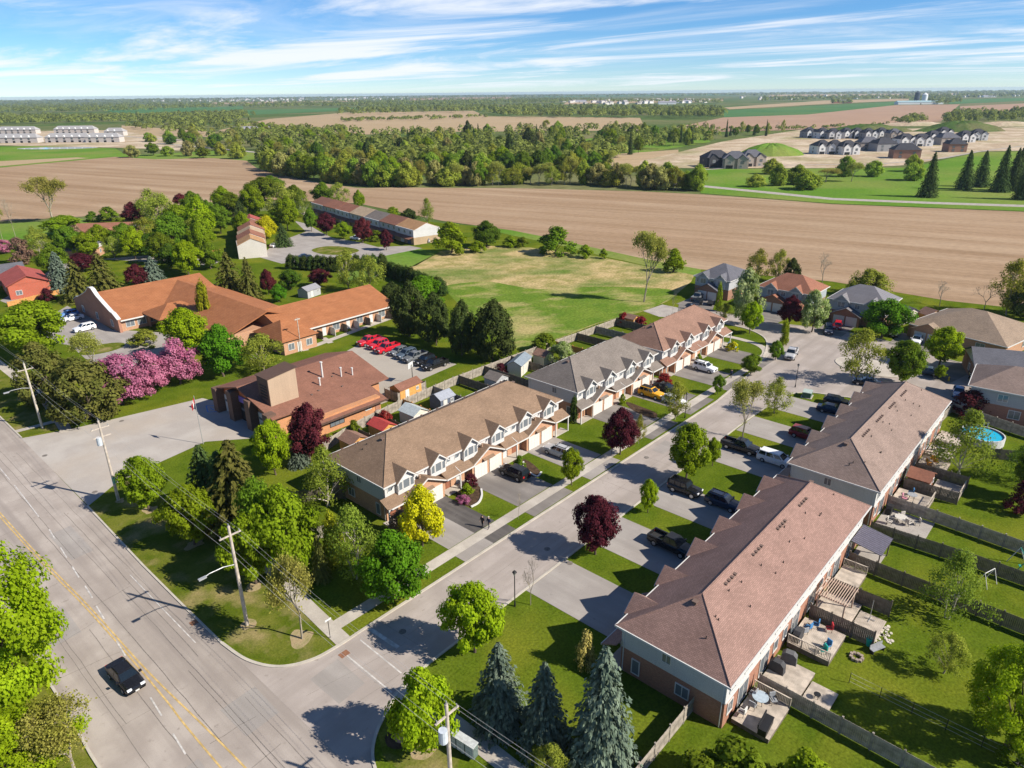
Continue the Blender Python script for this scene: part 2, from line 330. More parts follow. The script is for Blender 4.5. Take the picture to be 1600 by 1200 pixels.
# markings
def mark(name, line, w, mat, z=.024): return ribbon(name, line, w, z, z, mat)
for a, b in (((17.6,140),(17.1,111.2)), ((17.1,109),(16.7,97.4))): mark('lane_line', [a, b], .13, paint_w)
WL = [(16.5,91.7),(16.1,86.4),(15.7,81.3),(15.4,76.4),(14.95,71.9),(14.3,64.8),(13.5,55.0),(13.1,49.6),(12.7,44),(12.4,38.5)]
for p in WL: mark('lane_dash', [(p[0]+.11,p[1]+1.4),(p[0]-.11,p[1]-1.4)], .14, paint_w, .028)
for p in WL[:6]: mark('lane_dash', [(p[0]-5.2,p[1]+30),(p[0]-5.3,p[1]+27)], .13, paint_w)
mark('centre_line', [(13.9,400),(13.6,140)]+smooth_line([(13.65,102.5),(13.9,90),(14.2,81.8),(14.45,76.1),(14.6,70.4),(14.7,62.7),(14.9,57),(15.3,50.2),(15.6,43.6),(15.75,36)])+[(15.8,-100)], .15, paint_y)
mark('centre_line', [(13.6,400),(13.3,140)]+smooth_line([(13.35,102.5),(13.6,90),(13.9,81.8),(14.15,76.1),(14.3,70.4),(14.4,62.7),(14.4,54.9),(14.3,51.3),(14.3,45.1),(14.3,38)])+[(14.3,-100)], .15, paint_y)
mark('edge_line', [(19.6,76),(19.5,60)], .1, paint_w); mark('stop_line', px((577,982),(622,1012)), .45, paint_w); mark('crosswalk_line', px((563,1000),(627,1052)), .15, paint_w); mark('crosswalk_line', px((537,1020),(612,1082)), .15, paint_w)
# tar-sealed cracks: wear with its own shape, joined
cr = MB()
def crack(x0, y0, x1, y1, w=.09, j=.05):
    w *= .6; n = max(3, int(math.hypot(x1-x0, y1-y0)/2.2)); pts = [(x0+(x1-x0)*i/n+random.uniform(-j, j), y0+(y1-y0)*i/n+random.uniform(-j, j)) for i in range(n+1)]
    ribbon_mb(cr, pts, w*random.uniform(.7, 1.3), .021, .021)
for x, a, b in ((19.0,150,98),(19.2,96,58),(18.1,140,75),(18.0,74,40),(16.9,120,84),(15.9,100,45),(20.3,120,62),(12.2,120,95),(11.3,95,55),(10.7,80,30),(17.4,57,20),(19.3,50,18),(13.2,70,30)): crack(x, a, x-.35, b, .08)
for k in range(22):
    y = 38+k*5.2+random.uniform(-1.5, 1.5); a = random.choice((9,10.5,14.8)); crack(a, y, a+random.choice((4,6,9)) if a > 12 else 14, y+random.uniform(-.8,.8), .06, .1)
for k in range(9):
    x = 34+k*9.5; crack(x, 41.5, x+random.uniform(-1,1), 48.5, .045, .1)
crack(34,45,100,44.8,.05,.06); crack(23,46,33,44.3,.05); crack(24,42,31,41.6,.05)
tag(cr.build('crack_sealing', tar), 'dark tar sealed cracks running over the pale road', kind='stuff')
for x0, y0, x1, y1 in ((16.2,84,18.6,92),(9.8,70,12.6,76),(17.2,46,20.4,50.5),(10,44,13.4,47),(24.4,43,27.4,47.6),(62,42.4,64.6,45),(84,45.4,88,47.6)): sheet('road_patch', [(x0,y0),(x1,y0+.2),(x1+.1,y1),(x0-.1,y1-.2)], .0195, drive_pale)
mn = MB()
for p in ((629,987),(855,858),(890,880),(1010,715),(70,712),(148,769),(190,658)):
    w = G(*p); mn.prism(ellipse(w.x, w.y, .38, .38, 14), 'z', .02, .03)
struct(mn.build('manhole_cover', tar))
for p in ((538,1022),(305,972)): w = G(*p); struct(MB().box(w.x-.5, w.x+.5, w.y-.35, w.y+.35, .02, .035).build('drain_grate', P4('rust', (.25,.12,.07))))
# sidewalks
def walk(line, w=1.5, z=.03): return ribbon('sidewalk', line, w, z, z, conc)
walk([(29.6,51.6),(130,51.2)] ); walk(smooth_line([(130,51.2),(136.2,52.2),(139.6,55),(140.9,59.5),(140.7,66)]), 1.5, .033)
walk([(30,420),(30,139),(28.3,124.5)], 1.7); walk(smooth_line([(29.6,88),(31.4,82),(31.6,74),(30.8,66),(29.9,57),(29.3,49)]), 1.6, .034)
walk([(28.3,124.6),(27.9,122)], 1.7, .036)
walk(smooth_line([(29,40.4),(29.6,36),(29.7,28),(29.5,10),(29.3,-80)]), 1.7, .034); walk([(22.4,128.5),(29.2,127.8)], 1.2, .037)
for a, b in (((640,577),(455,558)),): pass
walk(px((450,552),(490,541),(560,515),(625,492)), 1.6)
for p, q in (((470,535),(478,548)), ((505,528),(517,536)), ((548,510),(556,517)), ((580,500),(588,506))): walk(px(p, q), 1.3, .036)
# fire-hall apron and lot, care-home lot
sheet('fire_hall_apron', [(22.3,125),(28.8,122.6),(53,121.2),(54,113),(50,112),(49.6,94),(48,91),(49.2,102.7),(40.6,102),(33.9,100.4),(26.5,98.8),(21.8,95.2)][:1]+[(28.8,122.6),(48.8,118.5),(50.5,112.5),(50,93),(47,96.5),(41,101.5),(33.9,100.3),(26.5,98.6),(21.9,95.3)], .022, ground_mat('apron_concrete', (.37,.335,.305), (.43,.395,.36), (.4,.345,.29), .15, .08, fine=9, fineamt=.08, bmp=.1))
sheet('car_park', [(66,109),(76,117.8),(84.4,120.6),(89.6,118),(90.2,96),(80,95.2),(72,94.5),(69.5,92),(66,92)], .024, ground_mat('lot_asphalt', (.36,.325,.28), (.42,.38,.33), (.33,.295,.255), .2, .1, fine=9, fineamt=.1, bmp=.1))
sheet('car_park', px((60,505),(105,478),(150,500),(175,515),(260,520),(300,540),(250,560),(215,580),(150,575),(110,540),(60,530)), .02, drive_pale)
sheet('planting_bed', ellipse(*G(160,545).to_2d(), 4.5, 3.2), .05, verge)
sheet('neighbour_drive', px((20,478),(110,420),(160,405),(330,415),(345,408),(250,398),(190,402),(100,410),(0,470)), .018, drive_pale)
# driveways
def drive(x0, x1, y0, y1, m, z=.026): return sheet('driveway', [(x0,y0),(x1,y0),(x1,y1),(x0,y1)], z, m)
for x0, x1, m in ((46.6,51,drive_pale),(51,54.6,drive_dark),(59,66.3,drive_grey),(71.2,77.8,drive_pale),(87.4,94.6,drive_grey),(99.5,107,drive_grey),(113,120.6,drive_grey),(126.6,134,drive_grey)):
    drive(x0, x1, 52.35, 61.9, m); drive(x0-.4*(x0 != 51), x1+.4*(x1 != 51), 49.15, 50.85, m)
for x0, x1, m in ((47,54.2,drive_pale),(58.9,65.8,drive_pale),(70.8,77.6,drive_pale),(87,93.6,drive_pale),(98.6,105.4,drive_pale),(110.4,117.4,drive_pale)): drive(x0, x1, 28, 40.9, m)
for y0, y1 in ((78.5,84.5),(58.5,65.5),(44,50)): sheet('driveway', [(156.5,y0),(167.5,y0),(167.5,y1),(156.5,y1)], .026, drive_grey)
sheet('driveway', [(158,27),(168,27),(168,35),(158,35)], .026, drive_grey); sheet('driveway', [(142,20),(156,17),(156,21),(142,25)], .028, drive_grey); sheet('driveway', px((1440,578),(1530,582),(1525,596),(1440,592)), .026, drive_pale); sheet('driveway', px((1430,603),(1520,620),(1500,632),(1400,612)), .026, drive_pale)
sheet('driveway', [(149,75),(157.5,75),(167.5,79),(167.5,84),(157,84),(149,80)], .022, drive_grey); sheet('parking_pad', px((1005,486),(1035,476),(1066,482),(1050,496),(1030,495)), .02, gravel)
# boulevard turf by the road and bare patches under the trees
sheet('verge', [(21.4,94.6),(27,98),(31,99.6),(29,88),(30.6,81),(30.8,74),(30,66),(29,57),(28.5,49.8),(25.7,49.5),(23.4,51.2),(21.9,54.4),(21.35,60)], .01, verge); sheet('verge', [(22.6,420),(29,420),(29,139),(27.5,124.5),(22.6,125.3)], .01, verge)
sheet('verge', px((585,1125),(600,1185),(700,1260),(720,1180),(660,1110),(640,1070)), .01, verge)
sheet('verge', [(7.6,80),(-90,80),(-90,-120),(7.6,-120)], .008, verge)
for p, r in (((233,797),1.0),((304,850),1.2),((399,916),1.0),((472,998),1.5),((187,783),.7),((387,977),.9),((664,1172),1.2),((50,1140),2.2)):
    w = G(*p); sheet('bare_earth', smooth_line(ellipse(w.x, w.y, r*.95, r*.75, 11, random.random(), .28), 4, True), .016, earth)
for a, b in (((322,634),(338,634)),((338,634),(341,643)),((341,643),(325,644)),((325,644),(322,634)),((328,637),(334,641))): mark('accessible_bay_paint', px(a, b), .22, P4('paint_blue', (.12,.25,.5)), .03)
# fields
sheet('field', px((-260,368),(0,346),(200,334),(330,335),(420,312),(560,318),(690,345),(800,360),(860,372),(950,392),(1000,403),(1095,421),(1300,440),(1480,470),(1760,500),(2100,400),(1760,343),(1600,331),(1300,319),(1100,304),(1000,299),(800,294),(620,293),(560,294),(500,286),(430,272),(400,262),(385,251),(330,247),(240,249),(180,245),(0,262),(-300,291)), .03, plough)
sheet('meadow', px((640,418),(690,392),(760,384),(830,387),(930,400),(1010,416),(1088,424),(1080,440),(1045,470),(1000,488),(935,505),(870,530),(800,545),(720,480),(700,455)), .012, meadow_m)
sheet('meadow', smooth_line(px((690,448),(760,440),(840,452),(930,448),(1045,452),(1040,470),(1000,487),(935,504),(870,529),(800,543),(725,482),(700,458)), 4, True), .018, ground_mat('green_meadow', (.1,.17,.022), (.14,.2,.03), (.36,.3,.13), .15, .06, fine=1.6, fineamt=.4, vscale=(1,1.6,1), rot=.6, edge=(.5,.66)))
sheet('field_margin', px((735,352),(800,368),(860,380),(950,402),(1000,413),(1095,432),(1095,421),(1000,403),(950,392),(860,372),(800,360)), .035, pasture)
sheet('grass_field', px((540,400),(640,388),(690,392),(650,415),(600,430),(540,440)), .012, pasture)
sheet('grass_verge', px((-200,372),(0,350),(130,342),(140,352),(60,372),(0,395),(-200,430)), .034, pasture)
def far(name, m, z, *pts): return sheet(name, px(*pts), z, m)
far('green_park', pasture, .05, (-200,233),(60,228),(180,232),(200,243),(330,236),(398,238),(398,252),(330,247),(240,249),(180,245),(0,262),(-200,285))
far('tan_strip', tanfield, .09, (-100,262),(0,252),(120,246),(140,247),(0,260),(-100,270))
sheet('pond', ellipse(*G(90,231.5).to_2d(), 42, 16, 28, R_(42+90)), .12, water_m)
far('building_site', dirt, .09, (190,203),(300,221),(292,236),(190,231),(-60,226),(-60,206))
far('field', tanfield, .1, (340,204),(420,186),(540,176),(740,173),(760,182),(1000,184),(1010,204),(700,206),(520,212),(400,212))
far('field', tanfield, .1, (190,196),(330,206),(330,214),(240,212),(190,205))
far('green_field', crop, .1, (380,180),(560,172),(560,168),(380,172)); far('green_field', crop, .1, (190,178),(380,172),(380,166),(150,170))
far('green_field', crop, .2, (1131,172.5),(1401,159),(1397,164.5),(1262,179),(1131,183.5))
far('field', pinkfield, .15, (1131,183.5),(1262,179),(1397,164.5),(1500,163),(1470,190),(1400,196),(1215,204),(1120,206),(1050,200))
far('field', tanfield, .2, (1131,168),(1290,157),(1420,154),(1420,157),(1300,162),(1140,171)); far('green_field', crop, .25, (1480,163),(1640,156),(1640,152),(1490,156)); far('field', pinkfield, .25, (1500,166),(1640,160),(1640,170),(1500,180))
far('field', tanfield, .2, (880,163),(1130,158),(1130,154),(890,157)); far('field', pinkfield, .3, (640,157),(800,154),(800,151.5),(640,153)); far('field', tanfield, .3, (1200,151),(1500,148),(1500,145.5),(1200,148)); far('green_field', crop, .3, (850,152),(1150,149),(1150,147),(850,150)); far('field', tanfield, .3, (330,163),(560,159),(560,157),(330,160))
far('building_site', dirt, .12, (1000,252),(1060,238),(1130,221),(1250,203),(1600,199),(1760,212),(1760,232),(1530,237),(1420,258),(1330,263),(1200,263),(1085,263),(1000,262))
far('field', tanfield, .1, (930,243),(1060,234),(1060,262),(960,262))
far('grass_field', pasture, .06, (1085,264),(1200,264),(1420,262),(1530,238),(1760,233),(1760,342),(1600,330),(1300,318),(1095,302))
far('grass_field', pasture, .06, (880,222),(1000,206),(1110,208),(1110,222),(1000,240),(930,246))
ribbon('footpath', px((1095,266),(1190,259),(1380,256),(1470,248),(1530,237),(1600,228)), 3, .16, .16, gravel)
ribbon('country_road', px((1000,281),(1098,291),(1200,301),(1300,311),(1450,317),(1600,322),(1760,326)), 7.5, .07, .07, gravel)
for a in (px((250,224),(420,240)), px((190,213),(330,222))): ribbon('track', a, 7, .16, .16, gravel)
# ------------------------------------------------------------------ building kit
_cache = {}
def cached(key, fn):
    if key not in _cache: _cache[key] = fn()
    return _cache[key]
def window(parent, w, h, loc, rz=0, mull=1, trim=None, name='window'):
    """faces local -y; frame proud of the wall, pane inside it"""
    trim = trim or white
    def fr():
        b = MB(); t = .09
        b.box(-w/2-t, w/2+t, -.07, .03, -t, 0); b.box(-w/2-t, w/2+t, -.06, .03, h, h+t); b.box(-w/2-t, -w/2, -.06, .03, 0, h); b.box(w/2, w/2+t, -.06, .03, 0, h)
        for i in range(1, mull+1): x = -w/2 + w*i/(mull+1); b.box(x-.03, x+.03, -.05, .03, 0, h)
        return b.mesh('window', trim)
    o = put(name, cached(('wf', w, h, mull, trim.name), fr), parent, loc, rz)
    put('pane', cached(('wp', w, h), lambda: MB().box(-w/2, w/2, -.025, .02, 0, h).mesh('pane', glass)), o); return o
def door(parent, w, h, loc, rz=0, mat=None, name='door', rows=0):
    mat = mat or white
    def fr():
        b = MB(); b.box(-w/2, w/2, -.04, .03, 0, h)
        if rows:
            n = max(2, round(w/.6))
            for r in range(rows):
                for c in range(n):
                    x0 = -w/2 + w*c/n + .05; z0 = h*r/rows + .05; b.box(x0, x0+w/n-.1, -.055, -.03, z0, z0+h/rows-.1)
        else:
            b.box(-w/2+.15, w/2-.15, -.055, -.03, .2, h*.45); b.box(-w/2+.15, w/2-.15, -.055, -.03, h*.55, h-.2)
            b.box(w/2-.14, w/2-.08, -.1, -.03, .95, 1.05)
        return b.mesh(name, mat)
    return put(name, cached(('d', name, w, h, mat.name, rows), fr), parent, loc, rz)
def hip(L, D, ze, zr, oh, inset, t=.16):
    """hip roof over 0..L x 0..D"""
    x0, x1, y0, y1 = -oh, L+oh, -oh, D+oh; ym = (y0+y1)/2; a, b = x0+inset, x1-inset
    m = MB(); E = [(x0,y0,ze),(x1,y0,ze),(x1,y1,ze),(x0,y1,ze)]; r0, r1 = (a,ym,zr), (b,ym,zr)
    m.face([E[0],E[1],r1,r0]); m.face([E[1],E[2],r1]); m.face([E[2],E[3],r0,r1]); m.face([E[3],E[0],r0])
    m.face([(p[0],p[1],ze-.02) for p in E[::-1]]); return m
def ring(L, D, oh, z0, z1, t=.1):
    m = MB(); x0, x1, y0, y1 = -oh, L+oh, -oh, D+oh
    m.box(x0-t, x1+t, y0-t, y0, z0, z1); m.box(x0-t, x1+t, y1, y1+t, z0, z1); m.box(x0-t, x0, y0, y1, z0, z1); m.box(x1, x1+t, y0, y1, z0, z1); return m
def gable(L, D, ze, zr, oh, axis='x', t=.18):
    m = MB()
    if axis == 'x':
        ym = D/2; m.slab([(-oh,-oh,ze),(L+oh,-oh,ze),(L+oh,ym,zr),(-oh,ym,zr)], t); m.slab([(-oh,ym,zr),(L+oh,ym,zr),(L+oh,D+oh,ze),(-oh,D+oh,ze)], t)
    else:
        xm = L/2; m.slab([(-oh,-oh,ze),(xm,-oh,zr),(xm,D+oh,zr),(-oh,D+oh,ze)], t); m.slab([(xm,-oh,zr),(L+oh,-oh,ze),(L+oh,D+oh,ze),(xm,D+oh,zr)], t)
    return m
vent_mesh = lambda: cached('vent', lambda: MB().box(-.13,.13,-.12,.12,-.1,.08).box(-.17,.17,-.16,.16,.08,.13).mesh('roof_vent', P4('vent_brown', (.16,.11,.09))))
pipe_mesh = lambda: cached('pipe', lambda: MB().tube((0,0,-.1),(0,0,.24),.05,.05,8).mesh('vent_pipe', black))
def block(label, loc, rz, pairs, uw, D, roofm, brickm, sidem, doorm, ridge_vents=0, group=None, rear=True):
    t = thing('townhouse_block', label, 'townhouses', loc, rz, group); L = pairs*2*uw; ze, zr, oh = 5.2, 8.55, .45
    MB().box(0, L, 0, D, 0, 2.75).build('ground_floor_wall', brickm, t); MB().box(-.025, L+.025, -.025, D+.025, 2.75, ze+.05).build('upper_wall', sidem, t)
    roof = hip(L, D, ze, zr, oh, (D/2+oh)*.93).build('roof', roofm, t); ring(L, D, oh, ze-.17, ze+.02).build('gutter', white, t)
    sl = (zr-ze)/(D/2+oh)
    def rz_at(y): return ze + (min(y, D-y)+oh)*sl
    rc = MB(); a, b = -oh+(D/2+oh)*.93, L+oh-(D/2+oh)*.93
    rc.tube((a,D/2,zr-.02),(b,D/2,zr-.02),.1,.1,6)
    for cx, rx in ((-oh, a), (L+oh, b)):
        for cy in (-oh, D+oh): rc.tube((cx,cy,ze),(rx,D/2,zr-.02),.08,.08,5)
    rc.build('ridge_cap', roofm, roof)
    dz0, dzt = 3.25, 6.55
    def dorm_wall():
        return MB().prism([(-1.35,dz0),(1.35,dz0),(1.35,5.3),(0,dzt-.12),(-1.35,5.3)], 'y', -.5, .35).mesh('dormer', white if sidem is None else sidem)
    def dorm_roof():
        m = MB(); yr = (dzt-ze)/sl - oh + .1
        for s in (-1, 1): m.slab([(s*1.68,-.85,5.14),(0,-.85,dzt),(0,yr,dzt),(s*1.68,-oh+.02,5.14)][::s], .12)
        return m.mesh('dormer_roof', roofm)
    def trimm():
        m = MB()
        for s in (-1, 1): m.slab([(s*1.7,-.92,5.05),(0,-.92,dzt-.09),(0,-.86,dzt-.09),(s*1.7,-.86,5.05)][::s], .2)
        return m.mesh('gable_trim', white)
    key = (roofm.name, sidem.name, D)
    for i in range(pairs):
        cx = uw*(2*i+1)
        for s in (-1, 1):
            x = cx + s*2.75
            d = put('dormer', cached(('dw',)+key, dorm_wall), t, (x, 0, 0)); put('dormer_roof', cached(('dr',)+key, dorm_roof), d); put('gable_trim', cached('dt', trimm), d)
            window(t, .95, 1.35, (x, -.5, 3.85), 0, 0); window(t, .5, 1.1, (x-.95, -.5, 3.85), 0, 0); window(t, .5, 1.1, (x+.95, -.5, 3.85), 0, 0)
            window(t, .6, .8, (cx + s*(uw-.75), -.03, 4.1), 0, 0)
            door(t, 2.5, 2.15, (cx + s*1.5, -1.15, .03), 0, doorm, 'garage_door', 4)
            door(t, .95, 2.1, (cx + s*(uw-1.0), 0, .12), 0, P4('door_brown', (.25,.1,.06)) if (i+s) % 2 else white, 'front_door')
            MB().box(cx+s*(uw-.2)-.6*(s > 0)-.0*(s < 0), cx+s*(uw-.2)+.6*(s < 0), -1.5, -.02, 0, .14).build('porch_step', conc, t) if False else None
            if rear:
                window(t, 1.8, 2.05, (cx+s*2.2, D+.01, .35), math.pi, 1, name='patio_door'); window(t, .9, 1.2, (cx+s*(uw-1.1), D+.01, 1.1), math.pi, 0)
                window(t, 1.3, 1.15, (cx+s*1.6, D+.03, 3.5), math.pi, 1); window(t, 1.0, 1.1, (cx+s*(uw-1.2), D+.03, 3.5), math.pi, 1)
        MB().prism([(cx-3.15,0),(cx+3.15,0),(cx+3.15,2.72),(cx,4.2),(cx-3.15,2.72)], 'y', -1.1, -.03).build('garage_wall', brickm, t)
        g = MB()
        for s in (-1, 1): g.slab([(cx+s*3.5,-1.5,2.6),(cx,-1.5,4.38),(cx,-.03,4.38),(cx+s*3.5,-.03,2.6)][::s], .14)
        g.build('garage_roof', roofm, t); tr = MB()
        for s in (-1, 1): tr.slab([(cx+s*3.5,-1.58,2.52),(cx,-1.58,4.3),(cx,-1.5,4.3),(cx+s*3.5,-1.5,2.52)][::s], .17)
        tr.build('garage_fascia', white, t)
        MB().slab([(cx-1.1,-1.55,2.5),(cx+1.1,-1.55,2.5),(cx+1.1,-1.12,2.72),(cx-1.1,-1.12,2.72)], .08).build('door_hood', roofm, t)
        put('chimney_vent', cached('flue', lambda: MB().tube((0,0,-.2),(0,0,.25),.17,.16,10).tube((0,0,.25),(0,0,.34),.22,.1,10).mesh('chimney_vent', P4('flue', (.3,.2,.14)))), t, (cx-.5, -.45, 4.3))
    for i in range(pairs+1):
        x0 = -.9 if i == 0 else uw*(2*i-1)+3.2; x1 = L+.9 if i == pairs else uw*(2*i+1)-3.2
        MB().slab([(x0,-1.62,2.66),(x1,-1.62,2.66),(x1,-.03,3.5),(x0,-.03,3.5)], .12).build('porch_roof', roofm, t)
        MB().box(x0, x1, -1.7, -1.62, 2.5, 2.68).build('porch_gutter', white, t)
        for x in ((x0+.2, x1-.2) if i in (0, pairs) else ((x0+x1)/2,)): MB().box(x-.08, x+.08, -1.55, -1.39, 0, 2.55).build('porch_post', white, t)
        MB().box(x0+.2, x1-.2, -1.5, -.03, 0, .12).build('porch_floor', conc, t)
        if 0 < i < pairs: MB().tube(((x0+x1)/2,-.06,3.4),((x0+x1)/2,-1.6,2.72),.05,.05,6).build('downspout', white, t)
    for x in (-.07, L+.07): MB().box(x-.04, x+.04, .2, .28, .1, ze).build('downspout', white, t); MB().box(x-.04, x+.04, D-.28, D-.2, .1, ze).build('downspout', white, t)
    for rz2, x in ((math.pi*1.5, -.03), (math.pi/2, L+.03)):
        window(t, .7, 1.5, (x, 1.6, .5), rz2, 0); window(t, 1.2, 1.1, (x, D*.62, 1.0), rz2, 1); window(t, .8, .9, (x, D*.45, 3.7), rz2, 1)
    for i in range(pairs*2):
        for q in range(3): x = uw*(i+.5)+random.uniform(-1.6, 1.6); y = random.uniform(D*.6, D*.82); put('vent_pipe', pipe_mesh(), roof, (x, y, min(rz_at(y), ze+(min(x, L-x)+oh)*(zr-ze)/((D/2+oh)*.93))))
        if ridge_vents:
            for q in range(ridge_vents): x = uw*(i+.5)+(q-(ridge_vents-1)/2)*.62; y = D/2+.75; (put('roof_vent', vent_mesh(), roof, (x, y, rz_at(y))) if a+.4 < x < b-.4 else None)
        else: y = D-.6; [put('roof_vent', vent_mesh(), roof, (uw*(i+q), y, rz_at(y))) for q in (.3,.75)]
    for x in (a-.9, b+.9): put('roof_vent', vent_mesh(), roof, (x, D/2-.2, zr-.5), 0, (1.5,1.5,1.3))
    if rear:
        MB().box(.1, L-.1, D-.02, D+.05, 2.62, 2.82).build('wall_band', white, t)
    return t
brick_peach = brick('peach_brick', (.5,.27,.16)); brick_red = brick('red_brick', (.36,.16,.105)); brick_brown = brick('brown_brick', (.3,.15,.1))
side_white = siding('white_siding', (.58,.575,.57)); side_grey = siding('grey_siding', (.42,.43,.45)); side_cream = siding('cream_siding', (.62,.58,.52)); side_blue = siding('blue_grey_siding', (.36,.4,.44))
r_tan = shingle('tan_shingle', (.245,.165,.112)); r_grey = shingle('grey_shingle', (.2,.172,.152)); r_brown = shingle('brown_shingle', (.265,.158,.118)); r_rose = shingle('rose_shingle', (.285,.178,.148)); r_mauve = shingle('mauve_shingle', (.265,.195,.165))
r_slate = shingle('slate_shingle', (.13,.13,.15)); r_dark = shingle('dark_shingle', (.06,.06,.072)); r_rust = shingle('rust_shingle', (.29,.13,.085)); r_red = shingle('red_shingle', (.36,.09,.075)); r_fire = shingle('fire_hall_shingle', (.24,.115,.08))
r_orange = uvtile('orange_tile', (.35,.145,.065), (.31,.122,.053), (.21,.08,.038), 1.2, .42, .03, .85, .12)
gd_white = plain('garage_white', (.62,.59,.55), .5, var=.03)
block('tan roofed white-dormered townhouse row next to the fire hall', (45.6,62.5,0), 0, 3, 5.78, 11.6, r_tan, brick_peach, side_white, gd_white)
block('grey roofed townhouse row with yellow SUV on its driveway', (84.9,62.3,0), 0, 2, 5.95, 10.3, r_grey, brick_peach, side_white, gd_white)
block('brown roofed townhouse row at the curved sidewalk by the turning circle', (110.9,61.9,0), 0, 2, 6.3, 9.9, r_brown, brick_peach, side_white, gd_white)
block('rose brown roofed townhouse row beside the blue spruces', (79.4,26.6,0), math.pi, 3, 5.85, 10.2, r_rose, brick_red, side_white, gd_white, 4)
block('mauve roofed townhouse row beside the yard with the round pool', (119.0,26.9,0), math.pi, 3, 5.8, 10.4, r_mauve, brick_red, side_white, gd_white, 5)
# ------------------------------------------------------------------ houses
def house(label, loc, rz, L, D, roofm, lower, upper, ze=5.2, zr=8.0, style='hip', garage=(), gables=(), group=None, cat='house', wins=(), floors=2, inset=None, rear=True, doorm=None):
    """front faces local -y"""
    t = thing('house', label, cat, loc, rz, group)
    if lower is upper or floors == 1: MB().box(0, L, 0, D, 0, ze+.05).build('wall', lower, t)
    else: MB().box(0, L, 0, D, 0, 2.7).build('lower_wall', lower, t); MB().box(-.02, L+.02, -.02, D+.02, 2.7, ze+.05).build('upper_wall', upper, t)
    oh = .45
    if style == 'hip': roof = hip(L, D, ze, zr, oh, inset or (min(L, D)/2+oh)*.92).build('roof', roofm, t); ring(L, D, oh, ze-.16, ze+.02).build('gutter', white, t)
    else:
        roof = gable(L, D, ze, zr, oh, style).build('roof', roofm, t); m = MB()
        k = (zr-ze)/((D/2 if style == 'x' else L/2)+oh)*oh
        if style == 'x':
            for x in (0, L-.1): m.prism([(0,ze-.02),(D,ze-.02),(D,ze+k-.22),(D/2,zr-.2),(0,ze+k-.22)], 'x', x, x+.1)
        else:
            for y in (0, D-.1): m.prism([(0,ze-.02),(L,ze-.02),(L,ze+k-.22),(L/2,zr-.2),(0,ze+k-.22)], 'y', y, y+.1)
        m.build('gable_wall', upper, t)
    put('roof_vent', vent_mesh(), roof, (L*.6, D*.62, ze+(zr-ze)*.7))
    for (cx, w, d, zg) in gables:
        MB().prism([(cx-w/2,2.8),(cx+w/2,2.8),(cx+w/2,ze+.1),(cx,zg),(cx-w/2,ze+.1)], 'y', -.4, .3).build('gable_bay', upper, t)
        g = MB(); yr = min(D*.45, (zg-ze)/(zr-ze)*(min(L, D)/2+oh)+.2)
        for s in (-1, 1): g.slab([(cx+s*(w/2+.35),-.75,ze-.1),(cx,-.75,zg+.15),(cx,yr,zg+.15),(cx+s*(w/2+.35),-.2,ze-.1)][::s], .12)
        g.build('gable_roof', roofm, t); tr = MB()
        for s in (-1, 1): tr.slab([(cx+s*(w/2+.38),-.83,ze-.16),(cx,-.83,zg+.07),(cx,-.76,zg+.07),(cx+s*(w/2+.38),-.76,ze-.16)][::s], .18)
        tr.build('gable_trim', white, t); window(t, 1.5, 1.2, (cx, -.4, 3.6), 0, 1)
    for (cx, w, d, zg) in garage:
        MB().prism([(cx-w/2,0),(cx+w/2,0),(cx+w/2,2.6),(cx,zg-.15),(cx-w/2,2.6)], 'y', -d, -.02).build('garage_wall', lower, t)
        g = MB()
        for s in (-1, 1): g.slab([(cx+s*(w/2+.35),-d-.4,2.45),(cx,-d-.4,zg),(cx,-.02,zg),(cx+s*(w/2+.35),-.02,2.45)][::s], .13)
        g.build('garage_roof', roofm, t)
        n = 2 if w > 5 else 1
        for q in range(n): door(t, 2.4, 2.1, (cx+(q-(n-1)/2)*2.75, -d-.03, .03), 0, doorm or gd_white, 'garage_door', 4)
    for (x, z, w, h) in wins: window(t, w, h, (x, -.03, z), 0, 1 if w > .8 else 0)
    if rear:
        for x in (L*.25, L*.7):
            window(t, 1.4, 1.2, (x, D+.03, .9), math.pi, 1)
            if floors == 2: window(t, 1.2, 1.1, (x, D+.03, 3.5), math.pi, 1)
        for rz2, x in ((math.pi*1.5, -.03), (math.pi/2, L+.03)):
            window(t, 1.1, 1.1, (x, D*.5, 3.5 if floors == 2 else 1.1), rz2, 1)
    return t
FX = -math.pi/2   # front towards -x : local x -> -y
house('slate roofed semi with boat trailers beside the grass meadow', (167.3,85.3,0), FX, 9.4, 12.5, r_slate, brick_brown, side_grey, garage=((4.7,6.2,2.2,4.2),), gables=((2.4,2.8,0,6.5),(7.2,2.8,0,6.5)), wins=((.8,3.7,.6,.9),(4.7,3.7,1,.9)))
house('red-brown hip roofed semi with grey siding and striped driveway', (167.6,68.2,0), FX, 13, 10, r_rust, brick_brown, side_blue, zr=8.3, garage=((4.6,6,2,4.2),(10,3.2,2,3.8)), gables=((3.2,3.0,0,6.5),(9.3,3.0,0,6.5)), wins=((6.2,3.7,1,.9),(12,3.7,.7,.9)))
house('metal roofed semi in front of the round willow', (167.4,51.0,0), FX, 12.2, 10, uvtile('metal_roof', (.2,.19,.2), (.185,.175,.185), (.12,.115,.12), 9, .42, .03, .4, .06), brick_brown, side_grey, zr=8.3, garage=((4.6,6,2,4.1),), gables=((2.8,3.0,0,6.5),(9.4,3.0,0,6.5)), wins=((6.2,3.7,1,.9),))
house('sprawling tan hip roofed bungalow with white car in front', (166.5,33.5,0), R_(-103), 19, 17.5, shingle('bungalow_shingle', (.3,.225,.165)), brick_peach, brick_peach, 2.9, 6.6, 'hip', garage=((4.8,6.4,1.8,4.3),), floors=1, wins=((10,1,1.4,1.2),(14.5,1,1.6,1.2)))
